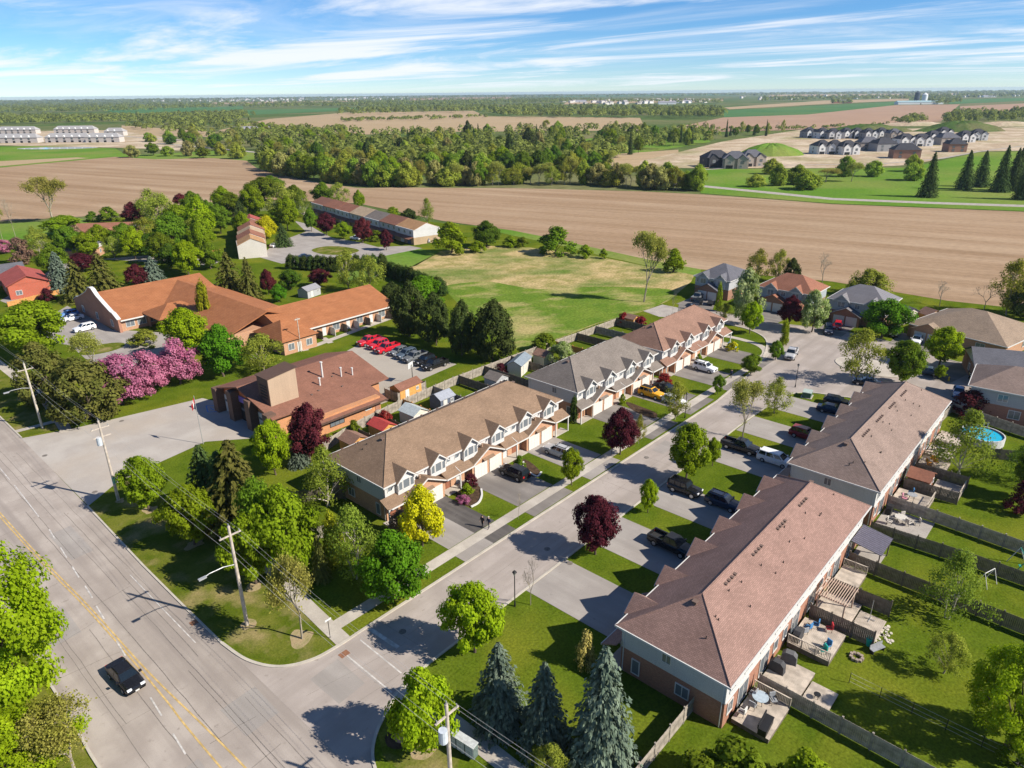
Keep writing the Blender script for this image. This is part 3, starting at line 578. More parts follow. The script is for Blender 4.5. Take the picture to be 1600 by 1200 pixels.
house('grey sided brick house behind the purple leaved bush', (128.9,15.0,0), R_(-85), 16, 11, r_mauve, brick_red, side_grey, 5.2, 7.9, 'hip', wins=((4.5,3.4,1.3,1.1),(6.5,.9,1.5,1.3),(11,3.4,1.3,1.1)))
house('low dark roofed garage house tucked behind the grey sided house', (143.5,16.5,0), R_(-70), 9, 12, r_slate, brick_brown, side_white, 3.0, 5.6, 'x', floors=1, wins=((2,1,1,1),(6,1,1,1)))
# ------------------------------------------------------------------ fire hall
fs = thing('fire_hall', 'brown shingled brick fire hall with a square hose tower', 'fire hall', (0,0,0))
br_fs = brick('orange_brick', (.55,.24,.1)); clad = uvtile('brown_cladding', (.16,.1,.075), (.145,.09,.068), (.08,.05,.04), 4, .3, .015, .7, .05); clad_tan = uvtile('tan_cladding', (.42,.31,.22), (.4,.295,.21), (.3,.22,.16), .6, 5, .01, .7, .05)
MB().box(49.2, 69.4, 94, 111.6, 0, 3.5).build('wall', br_fs, fs); MB().box(53.5, 66, 89.4, 94, 0, 3.0).build('office_wall', br_fs, fs); MB().box(66, 69.4, 97.5, 110, 0, 3.2).build('rear_wall', brick_red, fs) if False else None
MB().prism([(94,3.5),(111.6,3.5),(111.6,4.0),(103.4,6.1),(94,3.6)], 'x', 49.2, 49.35).build('gable_panel', P4('orange_panel', (.5,.15,.06)), fs); MB().prism([(94,3.5),(111.6,3.5),(111.6,4.0),(103.4,6.1),(94,3.6)], 'x', 69.2, 69.35).build('gable_panel', br_fs, fs)
fr = MB(); yr, zr = 103.4, 6.45
fr.slab([(48.2,93.2,3.75),(71,93.2,3.75),(71,yr,zr),(48.2,yr,zr)], .2); fr.slab([(48.2,yr,zr),(71,yr,zr),(71,112.4,3.9),(48.2,112.4,3.9)], .2)
fr.slab([(52.4,88.6,2.45),(66.9,88.6,2.45),(66.9,93.3,3.76),(52.4,93.3,3.76)], .2); fro = fr.build('roof', r_fire, fs)
MB().box(52.3, 67, 88.45, 88.6, 2.2, 2.47).box(52.26, 52.4, 88.6, 93.2, 2.2, 2.4).build('gutter', P4('brown_trim', (.1,.06,.045)), fs)
for y in (110.9, 105.6, 99.9, 94.5): MB().box(47.7, 49.3, y-.75, y+.75, 0, 4.3 if y in (110.9,94.5) else 5.2).build('pillar', clad, fs)
for y, m in ((108.2, gd_white), (102.8, black), (97.2, gd_white)):
    MB().box(49.02, 49.2, y-1.8, y+1.8, .02, 3.1).build('bay_door', m, fs); MB().box(48.98, 49.02, y-1.6, y+1.6, 1.9, 2.3).build('bay_window', glass, fs)
MB().box(49.0, 49.15, 100.7, 104.9, 3.25, 4.3).build('banner', P4('purple_banner', (.2,.14,.42)), fs); MB().box(48.96, 49.0, 101.2, 102.2, 3.4, 4.1).build('badge', P4('gold', (.6,.4,.12)), fs)
tw = MB().prism([(49.9,3.2),(55.0,3.2),(55.0,9.8),(49.9,9.2)], 'y', 96.2, 99.4).build('hose_tower', clad, fs); MB().prism([(49.96,3.6),(54.94,4.1),(54.94,9.7),(49.96,9.1)], 'y', 96.14, 96.21).build('tower_panel', clad_tan, tw)
MB().slab([(49.7,95.95,9.2),(55.2,95.95,9.85),(55.2,99.6,9.85),(49.7,99.6,9.2)], .1).build('tower_cap', P4('brown_trim', (.1,.06,.045)), tw)
for k in range(5): MB().box(49.82, 49.9, 96.8, 98.6, 5.6+k*.5, 5.8+k*.5).build('louvre', black, tw)
for x, y, h, r in ((61.5,99,2.6,.16),(64.3,97.6,1.5,.13),(59.7,97.2,1.2,.14),(66.2,97,1.2,.12)):
    z = 3.75+(y-93.2)*.265; MB().tube((x,y,z-.2),(x,y,z+h),r,r,8).tube((x,y,z+h),(x,y,z+h+.18),r*1.6,r*1.6,8).build('flue', white, fro)
for x, y in ((57,95.6),(58.6,96),(63,98.3),(62.6,95.1),(65.7,99.8),(60.5,101.5),(54.5,101.8)): put('roof_vent', vent_mesh(), fro, (x, y, 3.75+(y-93.2)*.265))
window(fs, 2.6, 1.4, (57.2,89.38,.9), 0, 2, P4('brown_trim', (.1,.06,.045))); window(fs, 1.1, 1.0, (63.4,89.38,1.4), 0, 1); door(fs, .9, 2.1, (65.3,89.38,.05), 0, brick_red); MB().box(64.7, 65.3, 88.6, 89.2, 0, .8).build('air_conditioner', steel, fs)
for y in (96.2, 100.5, 106): door(fs, 2.8, 2.6, (69.41, y, .05), math.pi/2, gd_white, 'rear_bay_door', 4)
# ------------------------------------------------------------------ care home
ch = thing('care_home', 'long orange tile roofed brick care home with a curved gable', 'care home', (0,0,0))
def wing(x0, x1, y0, y1, axis, zr, ze=3.0, oh=.8, ext=0):
    MB().box(x0, x1, y0, y1, 0, ze+.05).build('wall', brick_peach, ch); m = MB(); t = .2
    if axis == 'x':
        ym = (y0+y1)/2; m.slab([(x0-.2,y0-oh,ze-.15),(x1+oh,y0-oh,ze-.15),(x1+oh,ym,zr),(x0-.2,ym,zr)], t); m.slab([(x0-.2,ym,zr),(x1+oh,ym,zr),(x1+oh,y1+oh,ze-.15),(x0-.2,y1+oh,ze-.15)], t)
        MB().box(x0-.2, x1+oh, y0-oh-.1, y0-oh, ze-.4, ze-.12).build('gutter', white, ch)
        for x in (x0, x1-.15): MB().prism([(y0,ze),(y1,ze),(ym,zr-.3)], 'x', x, x+.15).build('gable_wall', brick_peach, ch)
    else:
        xm = (x0+x1)/2; m.slab([(x0-oh,y0-oh,ze-.12),(xm,y0-oh,zr),(xm,y1+oh,zr),(x0-oh,y1+oh,ze-.12)], t); m.slab([(xm,y0-oh,zr),(x1+oh,y0-oh,ze-.12),(x1+oh,y1+oh,ze-.12),(xm,y1+oh,zr)], t)
    return m.build('roof', r_orange, ch)
wing(55, 80, 169.8, 196, 'x', 7.0); wing(64.5, 84, 139, 184, 'y', 6.6); wing(74, 103, 131.6, 150, 'x', 6.3)
pg = []
for i in range(25):
    u = i/24; y = 169.2+u*27.4; s = abs(u-.5)*2; pg.append((y, 3.1 + 4.7*(1-s**1.35) + (.5 if s < .12 else 0) - .5*math.sin(s*math.pi)*(.2 < s < .8)))
MB().prism([(169.2,0),(196.6,0)]+pg[::-1], 'x', 54.3, 54.9).build('shaped_gable', brick_red, ch)
cp = MB()
for (a, b), (c, d) in zip(pg[:-1], pg[1:]): cp.slab([(54.15,a,b+.16),(55.05,a,b+.16),(55.05,c,d+.16),(54.15,c,d+.16)], .16)
cp.build('coping', white, ch)
cn = hip(11, 9, 3.2, 5.4, .4, 4.5).build('canopy_roof', r_orange, ch, (60.5,161.5,0))
for x in (61, 71):
    for y in (162, 169): MB().box(x-.2, x+.2, y-.2, y+.2, 0, 3.2).build('canopy_post', brick_peach, ch)
MB().box(70.6, 78.4, 126.8, 131.6, 0, 3.05).build('wall', brick_peach, ch); hip(7.8, 11, 3.0, 5.9, .5, 3.6).build('roof', r_orange, ch, (70.6,126.8,0))
for k, x in enumerate((72.3,74.2,76.6)): (door(ch, 1, 2.1, (x,126.78,.05)) if k == 1 else window(ch, 1.3, 1.3, (x,126.78,.9), 0, 1))
for k in range(7):
    x = 80.3+k*3.25; (door(ch, 1, 2.1, (x,131.58,.05)) if k % 2 else window(ch, 1.7, 1.5, (x,131.58,.7), 0, 1))
    MB().box(x+1.5, x+1.6, 129.6, 131.5, 0, 1.8).build('patio_screen', white if k % 2 else fence_dark, ch)
for k in range(5): window(ch, 1.8, 1.5, (57+k*2.6,169.77,.9), 0, 1)
for k in range(9): window(ch, 1.6, 1.4, (64.47,141+k*3.2,.9), math.pi*1.5, 1)
for k in range(3): window(ch, 1.2, 1.5, (54.27,173+k*9,.9), math.pi*1.5, 1)
MB().tube((74.2,126.4,0),(74.2,126.4,7.4),.09,.09,8).box(73.6,74.8,126.3,126.5,7.0,7.2).build('vent_mast', polewood, ch)
# ------------------------------------------------------------------ far townhouse rows of the next street
rw = thing('townhouse_row', 'two storey row with seven differently coloured roofs beyond the meadow', 'townhouses', (0,0,0))
cols = [r_tan, r_rust, r_grey, shingle('pale_shingle', (.42,.34,.27)), r_tan, r_rust, r_fire]
cols = [shingle('ochre_shingle', (.42,.24,.12)), r_red if False else r_fire, r_grey, shingle('pale_shingle', (.44,.33,.22)), r_rust, r_rust, r_fire]
A0, A1 = Vector((163.5,193.5)), Vector((180.5,283)); AX = (A1-A0).normalized(); AN = Vector((AX.y, -AX.x)); Lr = (A1-A0).length/7
def frame(org, ax): return Matrix(((ax.x, -ax.y, 0, org.x), (ax.y, ax.x, 0, org.y), (0,0,1,0), (0,0,0,1)))
lw = brick('buff_brick', (.45,.33,.2)); uw_ = side_white
for k in range(7):
    o = A0 + AX*(Lr*k); st = (k % 2)*.5; mt = frame(o, AX)
    def lb(name, m, mat, par=rw): m.xf(mt); return m.build(name, mat, par)
    lb('lower_wall', MB().box(0, Lr-.02, -11+st, -st, 0, 2.6), lw); lb('upper_wall', MB().box(0, Lr-.02, -11.05+st, .05-st, 2.6, 5.3), uw_)
    lb('roof', gable(Lr, 11, 5.2, 7.4, 0, 'x').xf(Matrix.Translation((0,-11,.1*(k % 2)))), cols[k])
    lb('porch_roof', MB().slab([(0,2.2-st,2.3),(0,-st,2.9),(Lr-.1,-st,2.9),(Lr-.1,2.2-st,2.3)], .12), r_fire)
    for q in range(3): w = window(rw, 1.3, 1.1, (0,0,0), 0, 1); p = mt @ Vector((2+q*4.1, .08-st, 3.6)); w.location = p; w.rotation_euler.z = math.atan2(AX.y, AX.x)+math.pi
    for q in range(2): w = door(rw, 2.4, 2.1, (0,0,0), 0, white if q else P4('door_blue', (.1,.13,.2)), 'garage_door', 4); w.location = mt @ Vector((3.2+q*5, .03-st, .03)); w.rotation_euler.z = math.atan2(AX.y, AX.x)+math.pi
for x in (.0, 7*Lr-.12): m = MB().prism([(-10.95,5.1),(-.05,5.1),(-5.5,7.2)], 'x', x-.06, x+.06); m.xf(frame(A0, AX)); m.build('gable_wall', side_white, rw)
r2 = thing('townhouse_row', 'stepped townhouse row with rust and tan roofs beside the golden tree', 'townhouses', (0,0,0))
B0, B1 = Vector((111.5,221.0)), Vector((134.5,268)); BX = (B1-B0).normalized(); Lb = (B1-B0).length/6
for k in range(6):
    mt = frame(B0 + BX*(Lb*k) + Vector((BX.y, -BX.x))*(.5*k), BX)
    m = MB().box(0, Lb-.02, -9, 0, 0, 4.6); m.xf(mt); m.build('wall', side_cream if k == 0 else lw, r2)
    m = gable(Lb, 9, 4.5, 6.6, .1, 'x'); m.xf(mt @ Matrix.Translation((0,-9,.25*(k % 2)))); m.build('roof', (cols[0], r_rust, cols[3], r_rust, r_fire, r_red)[k], r2)
    m = MB().prism([(-8.95,4.5),(-.05,4.5),(-4.5,6.45+.25*(k % 2))], 'x', .02, .12); m.xf(mt); m.build('gable_wall', white if k else side_cream, r2)
house('red roofed brick house with white barge boards', (46.5,221.5,0), R_(-8), 9.5, 16, r_red, brick('scarlet_brick', (.5,.095,.05)), brick('scarlet_gable_brick', (.5,.095,.05)), 3.8, 6.0, 'y', floors=1, wins=((2.2,1.1,1.3,1.1),))
house('slate roofed bungalow behind the red roofed house', (40,243,0), R_(-8), 16, 10, r_slate, brick_red, side_white, 3.0, 5.2, 'x', floors=1)
house('brown and slate roofed bungalow among trees by the field', (88,300,0), R_(-40), 20, 12, r_rust, brick_red, side_white, 3.0, 5.4, 'x', floors=1, garage=((14,6,3,4.6),))
house('pink brick bungalow half hidden by round trees', (70,270,0), R_(-40), 15, 9, r_slate, brick_peach, side_white, 2.8, 4.8, 'x', floors=1)
# ------------------------------------------------------------------ sheds
def shed(label, p, w, d, h, wallm, roofm, rz=0, axis='y', doorm=None, group=None):
    t = thing('garden_shed', label, 'shed', (p[0], p[1], 0), rz, group)
    MB().box(-w/2, w/2, -d/2, d/2, 0, h).build('wall', wallm, t)
    g = gable(w, d, h-.05, h+.25*(w if axis == 'y' else d)+.1, .2, axis, .08); g.xf(Matrix.Translation((-w/2,-d/2,0))); g.build('roof', roofm, t)
    if axis == 'y': m = MB().prism([(-w/2,h-.02),(w/2,h-.02),(0,h+.25*w-.05)], 'y', -d/2, -d/2+.05).prism([(-w/2,h-.02),(w/2,h-.02),(0,h+.25*w-.05)], 'y', d/2-.05, d/2)
    else: m = MB().prism([(-d/2,h-.02),(d/2,h-.02),(0,h+.25*d-.05)], 'x', -w/2, -w/2+.05).prism([(-d/2,h-.02),(d/2,h-.02),(0,h+.25*d-.05)], 'x', w/2-.05, w/2)
    m.build('gable_wall', wallm, t); door(t, .9, 1.8, (-w*.18,-d/2-.01,.03), 0, doorm or white); window(t, .5, .5, (w*.3,-d/2-.01,1.1), 0, 1); return t
ply = plain('orange_plywood', (.58,.3,.09), .8, var=.12)
shed('orange plywood shed with brown roof behind the first fence bay', (54.6,81.4), 3, 3.2, 2.1, ply, r_brown)
shed('orange shed with bright red roof', (60.3,81.8), 2.6, 3.6, 2.2, ply, P4('red_metal', (.42,.06,.05), rough=.45))
shed('cream shed with pale green metal roof', (67.2,82.3), 3, 3.6, 2.1, cream, P4('pale_metal', (.45,.5,.5), rough=.4))
shed('navy shed with white doors and grey roof', (74.4,83.2), 3.2, 2.8, 2.1, plain('navy_boards', (.11,.13,.18), .7), P4('grey_metal', (.3,.32,.37), rough=.5), 0, 'x')
shed('small grey shed with white gable in the corner of the yard', (86.8,82.0), 3.2, 3, 2.1, side_grey, r_grey)
shed('long flat looking shed with slate blue roof', (95.5,84.0), 5.5, 2.8, 2.3, side_cream, P4('blue_metal', (.2,.24,.28), rough=.5), R_(20), 'x')
shed('small playhouse shed with brown shingle roof', (102.3,83.6), 3, 2.8, 1.9, cream, r_brown)
shed('brown shed by the maroon shrubs', (133.5,83.0), 2.4, 2.4, 2.2, ply, r_brown)
shed('orange shed with brown roof and fenced bin yard behind the fire hall', (73.4,91.6), 5.2, 2.6, 2.2, ply, r_fire, R_(4), 'x')
shed('grey barrel topped shed on the care home lawn', G(484,462).to_2d(), 5, 3.4, 2.0, side_grey, P4('weathered_metal', (.25,.25,.27), rough=.5), R_(15), 'x')
shed('dark stained shed with rust roof behind the mauve roofed row', (98.0,14.4), 3, 2.6, 2.1, P4('rust_stain', (.22,.09,.05)), P4('rust_stain2', (.26,.11,.07)))
shed('brown shed with white edged roof at the field edge', (178.5,36.6), 4, 3, 2.3, cream, r_slate, R_(-30)); shed('tan shed with low roof at the field edge', (180,32.4), 4, 3, 2.3, ply, r_brown, R_(-30))
# ------------------------------------------------------------------ new houses far off, farm buildings
def far_house(p, rz, L, D, wall, roofm, label, group, ze=6.6, zr=11.2, wall2=None):
    t = thing('new_house', label, 'house', (p[0], p[1], 0), rz, group)
    MB().box(-L/2, L/2, -D/2, D/2, 0, ze).build('wall', wall, t); g = hip(L, D, ze-.05, zr, .5, D*.46); g.xf(Matrix.Translation((-L/2,-D/2,0))); g.build('roof', roofm, t)
    for s in (-1, 1):
        x = s*L*.25; MB().prism([(x-L*.19,0),(x+L*.19,0),(x+L*.19,ze),(x,ze+2.3),(x-L*.19,ze)], 'y', -D/2-1.2, -D/2+.1).build('gable_bay', wall2 or wall, t)
        q = MB()
        for k in (-1, 1): q.slab([(x+k*(L*.19+.4),-D/2-1.6,ze-.3),(x,-D/2-1.6,ze+2.55),(x,0,ze+2.55),(x+k*(L*.19+.4),-D/2+1,ze-.3)][::k], .15)
        q.build('gable_roof', roofm, t)
        window(t, 1.8, 1.6, (x, -D/2-1.22, 3.4), 0, 1, black if s > 0 else white)
    door(t, 4.6, 2.3, (-L*.25, -D/2-1.22, 0), 0, black, 'garage_door', 4); window(t, 1.6, 1.5, (L*.2, -D/2-1.22, .8), 0, 1)
    for x in (-L*.25, L*.25):
        window(t, 1.7, 1.5, (x, D/2+.02, 3.6), math.pi, 1, black); window(t, 1.9, 1.8, (x, D/2+.02, .7), math.pi, 1, black)
    for z in (.9, 3.7): window(t, 1.3, 1.4, (-L/2-.02, 0, z), math.pi*1.5, 1, black)
    return t
w_w = plain('new_white', (.62,.62,.62), .7); w_g = plain('new_grey', (.25,.25,.26), .7); w_t = plain('new_taupe', (.36,.31,.27), .8); w_b = brick_brown; w_k = plain('new_black', (.05,.05,.06), .7)
sites = [((1117,260),14,'w_k',-48),((1147,262),13,'w_t',-48),((1172,259),13,'w_t',-48),
 ((1263,215),11,'w_g',-48),((1283,216),11,'w_w',-48),((1300,217),11,'w_g',-48),((1320,216),11,'w_w',-48),((1337,216),11,'w_k',-48),((1355,217),11,'w_g',-48),((1375,216),11,'w_w',-48),((1395,218),11,'w_t',-48),
 ((1282,240),11,'w_w',-48),((1302,240),11,'w_g',-48),((1322,241),12,'w_w',-48),((1355,234),14,'w_t',125),((1378,236),14,'w_g',125),((1412,228),13,'w_w',-48),((1437,228),13,'w_w',-48),((1455,222),12,'w_g',-48),((1478,226),14,'w_t',125),((1412,247),15,'w_b',125),((1505,222),12,'w_k',-48),((1525,219),12,'w_w',-48),((1490,237),11,'w_b',125),((1472,215),12,'w_g',-48)]
for k, ((a, b), L, wn, rz) in enumerate(sites):
    w = G(a, b)
    lab = {0: 'black walled new house standing alone beside the grass mound', 1: 'taupe gabled new house between two others by the mound', 2: 'slate roofed taupe new house touching the grass mound'}.get(k) or {'w_w': 'white walled new house with dark roof on the far building site', 'w_g': 'grey walled new house with dark roof on the far building site', 'w_k': 'black walled new house with dark roof on the far building site', 'w_t': 'taupe walled new house with slate roof on the far building site', 'w_b': 'brown brick new house with dark roof on the far building site'}[wn]
    far_house(w, R_(rz+random.uniform(-14, 14)), L*1.3, 13.5, globals()[wn], r_slate if wn == 'w_t' else r_dark, lab, None if k < 3 else {'w_w':'white','w_g':'grey','w_k':'black','w_t':'taupe','w_b':'brick'}[wn]+' new houses on the far building site', wall2=w_w if wn in ('w_g', 'w_k') and k > 2 else None)
for (a, b), L, n in (((25,223),60,0),((110,222),52,0),((165,222),40,0),((30,209),58,1),((120,208),60,1),((182,212),26,1)):
    w = G(a, b); t = thing('far_townhouse_row', 'grey roofed white townhouse row behind the pond' if n == 0 else 'pale townhouse row in the rank behind the pond', 'townhouses', (w.x, w.y, 0), R_(-48), 'far white townhouse rows'+(' behind' if n else ''))
    MB().box(-L/2, L/2, -6, 6, 0, 6).build('wall', P4('far_row_wall', (.5,.46,.43)), t); q = hip(L, 12, 5.9, 10.4, .5, 5); q.xf(Matrix.Translation((-L/2,-6,0))); q.build('roof', P4('pale_slate', (.33,.32,.32)), t)
    for k in range(int(L/9)): x = -L/2+5+k*9; window(t, 2.2, 1.8, (x,-6.02,3.4), 0, 1, black); door(t, 3, 2.3, (x,-6.02,0), 0, black, 'garage_door', 4); MB().prism([(x-2,5.8),(x+2,5.8),(x,8.2)], 'y', -6.4, -3).build('gable', w_w, t)
def barn(p, L, D, h, zr, wallm, roofm, label, rz=0):
    w = G(*p); t = thing('barn', label, 'barn', (w.x, w.y, 0), R_(rz)); MB().box(-L/2, L/2, -D/2, D/2, 0, h).build('wall', wallm, t); q = gable(L, D, h, zr, .5, 'x'); q.xf(Matrix.Translation((-L/2,-D/2,0))); q.build('roof', roofm, t)
    for s in (-1, 1): MB().prism([(-D/2,h),(D/2,h),(0,zr-.3)], 'x', s*(L/2-.2), s*(L/2-.05)).build('gable_wall', wallm, t)
    door(t, 4, 3.4, (0,-D/2-.03,0), 0, black, 'barn_door', 2); return t
bm_ = plain('barn_navy', (.06,.07,.16), .6); bw_ = plain('barn_white', (.7,.71,.72), .5); bt_ = plain('barn_teal', (.3,.42,.44), .5)
barn((395,207), 52, 14, 5, 8.5, bm_, P4('barn_roof', (.28,.27,.3)), 'navy walled long barn with grey roof between tree clumps', -30)
barn((1435,163), 150, 30, 7, 12, bw_, bt_, 'long white farm barn with teal roof beside dark silos', -50)
for k, (a, b, h) in enumerate(((1431,162,36),(1443,162.5,30))):
    w = G(a, b); tag(MB().tube((0,0,0),(0,0,h),9,9,20).tube((0,0,h),(0,0,h+6),9,1,20).build('silo', P4('silo_dark', (.05,.06,.08)) if k == 0 else bw_, None, w, smooth=40), ('tall dark silo beside the teal roofed barn', 'white silo beside the tall dark silo')[k], 'silo')
for (a, b), c, lab in (((1068,161),bw_,'white farm shed at the far end of the woods'),((1042,163),bw_,'white barn left of the far white farm shed'),((1315,161),P4('barn_red', (.3,.1,.07)),'red barn beyond the green crop'),((1545,152),bw_,'white barn near the far skyline'),((905,160),bw_,'small white barn among far hedges'),((640,152),bw_,'white works building on the far skyline')):
    barn((a, b), 70, 22, 7, 12, c, P4('barn_roof', (.28,.27,.3)), lab, -50)
# mounds on the building site
def mound(name, p, rx, ry, h, mat, rot=0):
    w = G(*p); m = MB(); n, rr = 26, 7
    ring_ = lambda k: [(rx*(1-k/rr)*math.cos(2*math.pi*i/n)*(1+.12*math.sin(3*i+k)), ry*(1-k/rr)*math.sin(2*math.pi*i/n), h*math.sin((k/rr)*math.pi/2)*(1+.08*math.sin(i*2.1))) for i in range(n)]
    rs = [ring_(k) for k in range(rr)]
    for a, b in zip(rs[:-1], rs[1:]):
        for i in range(n): j = (i+1) % n; m.face([a[i], a[j], b[j], b[i]])
    m.face(rs[-1]); return struct(m.build(name, mat, None, (w.x, w.y, .05), R_(42-90)+rot, smooth=60))
weeds = ground_mat('mound_weeds', (.05,.09,.02), (.08,.13,.03), (.14,.13,.06), .05, .03, fine=.5, fineamt=.3)
mound('grass_mound', (1203,242), 28, 18, 9, pasture); mound('grass_mound', (1355,206), 58, 22, 9, weeds); mound('grass_mound', (1500,205), 55, 25, 12, weeds); mound('earth_mound', (1430,196), 60, 20, 5, dirt); mound('earth_mound', (1570,197), 60, 20, 6, dirt)
# ------------------------------------------------------------------ trees
def quads_mesh(name, ctr, nrm, size, tint, mat, aspect=1.0, along=None):
    n = len(ctr); nrm = nrm/np.maximum(np.linalg.norm(nrm, axis=1, keepdims=True), 1e-6)
    ref = rng.normal(size=(n, 3)) if along is None else along
    a = ref - (ref*nrm).sum(1, keepdims=True)*nrm; a /= np.maximum(np.linalg.norm(a, axis=1, keepdims=True), 1e-6); b = np.cross(nrm, a)
    a = a*(size*aspect)[:, None]; b = b*size[:, None]
    v = np.empty((n, 4, 3)); v[:, 0] = ctr-a; v[:, 1] = ctr-b*.8+nrm*size[:, None]*.12; v[:, 2] = ctr+a; v[:, 3] = ctr+b*.8+nrm*size[:, None]*.12
    me = bpy.data.meshes.new(name); me.vertices.add(4*n); me.vertices.foreach_set('co', v.astype(np.float32).ravel())
    me.loops.add(4*n); me.loops.foreach_set('vertex_index', np.arange(4*n, dtype=np.int32)); me.polygons.add(n); me.polygons.foreach_set('loop_start', np.arange(0, 4*n, 4, dtype=np.int32))
    at = me.attributes.new('tint', 'FLOAT', 'FACE'); at.data.foreach_set('value', tint.astype(np.float32)); me.materials.append(mat); me.update(calc_edges=True); me.validate(); return me
def unit(n):
    d = rng.normal(size=(n, 3)); return d/np.linalg.norm(d, axis=1, keepdims=True)
PROF = {
 'round': lambda t: np.sqrt(np.clip(1-(2*t-.92)**2/1.02, .02, 1)), 'oval': lambda t: np.sqrt(np.clip(1-(2*t-.85)**2/1.15, .02, 1))*(1-.18*t),
 'egg': lambda t: np.clip(1.15*(1-t)**.62*np.minimum(1, .45+2.2*t), .04, 1), 'cone': lambda t: np.clip((1-t)**.85, .03, 1), 'vase': lambda t: np.sqrt(np.clip(t, .02, 1))*np.sqrt(np.clip(1.12-t**3, .05, 1)),
 'spread': lambda t: np.sqrt(np.clip(1-(1.6*t-.6)**2, .03, 1)), 'column': lambda t: np.clip(1-(2*t-.8)**4*.45, .1, 1)*(1-.35*t), 'dome': lambda t: np.sqrt(np.clip(1-t**2, .02, 1)) }
def crown(name, mat, prof, zb, ncl, nleaf, leaf, rc=(.09, .15), shell=.5, aspect=1.0, droop=0, upb=.4):
    t = rng.random(ncl)**.9; th = rng.random(ncl)*2*np.pi; R = PROF[prof](t)*.5; lob = 1+.1*np.sin(3*th+rng.random()*6)+.09*np.sin(5*th+8*t+rng.random()*6)
    r = np.clip(R*lob-.06, 0, .6)*(shell+(1-shell)*rng.random(ncl)**.5)
    inner = rng.random(ncl) < .18; r[inner] *= rng.random(inner.sum())
    cc = np.stack([r*np.cos(th), r*np.sin(th), zb+(1-zb)*(.05+.9*t)], 1); rad = rng.uniform(*rc, ncl)
    k = rng.choice(ncl, nleaf, p=rad**2/np.sum(rad**2)); d = unit(nleaf); u = rng.random(nleaf)**.45
    sz = np.array([1, 1, .8*(1-zb)/.75])
    pos = cc[k] + d*(rad[k]*u)[:, None]*sz
    if droop: pos[:, 2] -= droop*rng.random(nleaf)**2*np.hypot(pos[:, 0], pos[:, 1])*2
    mu = pos[:, :2].mean(0); k_ = .5/np.percentile(np.hypot(*(pos[:, :2]-mu).T), 96.5); zt = .985/np.percentile(pos[:, 2], 99.3)
    pos[:, :2] = (pos[:, :2]-mu)*k_; cc[:, :2] = (cc[:, :2]-mu)*k_; pos[:, 2] *= zt; cc[:, 2] *= zt
    out = pos - np.array([0, 0, zb+(1-zb)*.45]); out /= np.maximum(np.linalg.norm(out, axis=1, keepdims=True), .05)
    nrm = d*.5 + out*.45 + np.array([0, 0, upb]) + rng.normal(size=(nleaf, 3))*.38
    tint = np.clip(.5 + (rng.random(ncl)[k]-.5)*.5 + (rng.random(nleaf)-.5)*.6, 0, 1)
    return quads_mesh(name, pos, nrm, leaf*rng.uniform(.6, 1.35, nleaf), tint, mat, aspect), cc
def trunk(cc, zb, r=.022, mat=None, limbs=14, stems=1, name='trunk'):
    m = MB(); top = zb+(1-zb)*.75
    for s in range(stems):
        ox, oy = (0, 0) if stems == 1 else (.03*math.cos(s*2.4), .03*math.sin(s*2.4)); lx, ly = (random.uniform(-.04, .04)*(1+stems), random.uniform(-.04, .04)*(1+stems)); pts = [(ox, oy, -.01), (ox+lx*.3, oy+ly*.3, zb*.6), (ox+lx*.6, oy+ly*.6, zb+.12), (ox+lx, oy+ly, top)]; rs = [r*1.25, r, r*.75, r*.15]
        for i in range(3): m.tube(pts[i], pts[i+1], rs[i], rs[i+1], 7, caps=False)
    idx = rng.permutation(len(cc))[:limbs]
    for i in idx:
        c = cc[i]; z0 = min(max(zb*.8, c[2]-.28*(1+random.random()*.5)), top*.9); f = (z0/top); mid = (c[0]*.5, c[1]*.5, (z0+c[2])/2+.02)
        m.tube((lx*f*.8, ly*f*.8, z0), mid, r*.45, r*.28, 5, caps=False); m.tube(mid, tuple(c), r*.28, r*.06, 4, caps=False)
    return m.mesh(name, mat or bark, fix=False)
def bare_tree(mat, zb=.25, depth=4, spread=.5, r=.02, leafm=None, nleaf=0, leaf=.012, stems=1, upright=.6):
    m = MB(); tips = []
    def grow(p, d, L, r, k):
        q = p + d*L; m.tube(p, q, r, r*.66, 5 if k > 2 else 3, caps=False)
        if k == 0: tips.append(q); return
        tips.append(q)
        for i in range(3 if k > 1 else 4):
            a = random.uniform(0, 2*math.pi); e = d.orthogonal().normalized(); e.rotate(Matrix.Rotation(a, 3, d)); nd = (d*upright + e*spread*random.uniform(.6, 1.2) + Vector((0,0,.18))).normalized(); grow(q, nd, L*random.uniform(.62, .82), r*.6, k-1)
    for s in range(stems): grow(Vector((0,0,-.01)), Vector((random.uniform(-.12,.12)*stems, random.uniform(-.12,.12)*stems, 1)).normalized(), zb, r, depth)
    v = np.array(m.v); k = max(abs(v[:, :2]).max()*2, .01); sc = np.array([1/k, 1/k, 1/v[:, 2].max()]); m.v = [tuple(x) for x in v*sc]; tp = np.array([tuple(t) for t in tips])*sc
    tr = m.mesh('trunk', mat, fix=False); cr_ = None
    if nleaf:
        i = rng.integers(0, len(tp), nleaf); pos = tp[i]+rng.normal(size=(nleaf, 3))*.045*np.array([1,1,.8]); pos[:, 2] = np.clip(pos[:, 2], .12, 1.02)
        cr_ = quads_mesh('crown', pos, rng.normal(size=(nleaf, 3))+np.array([0,0,.5]), leaf*rng.uniform(.6, 1.4, nleaf), rng.random(nleaf), leafm)
    return tr, cr_
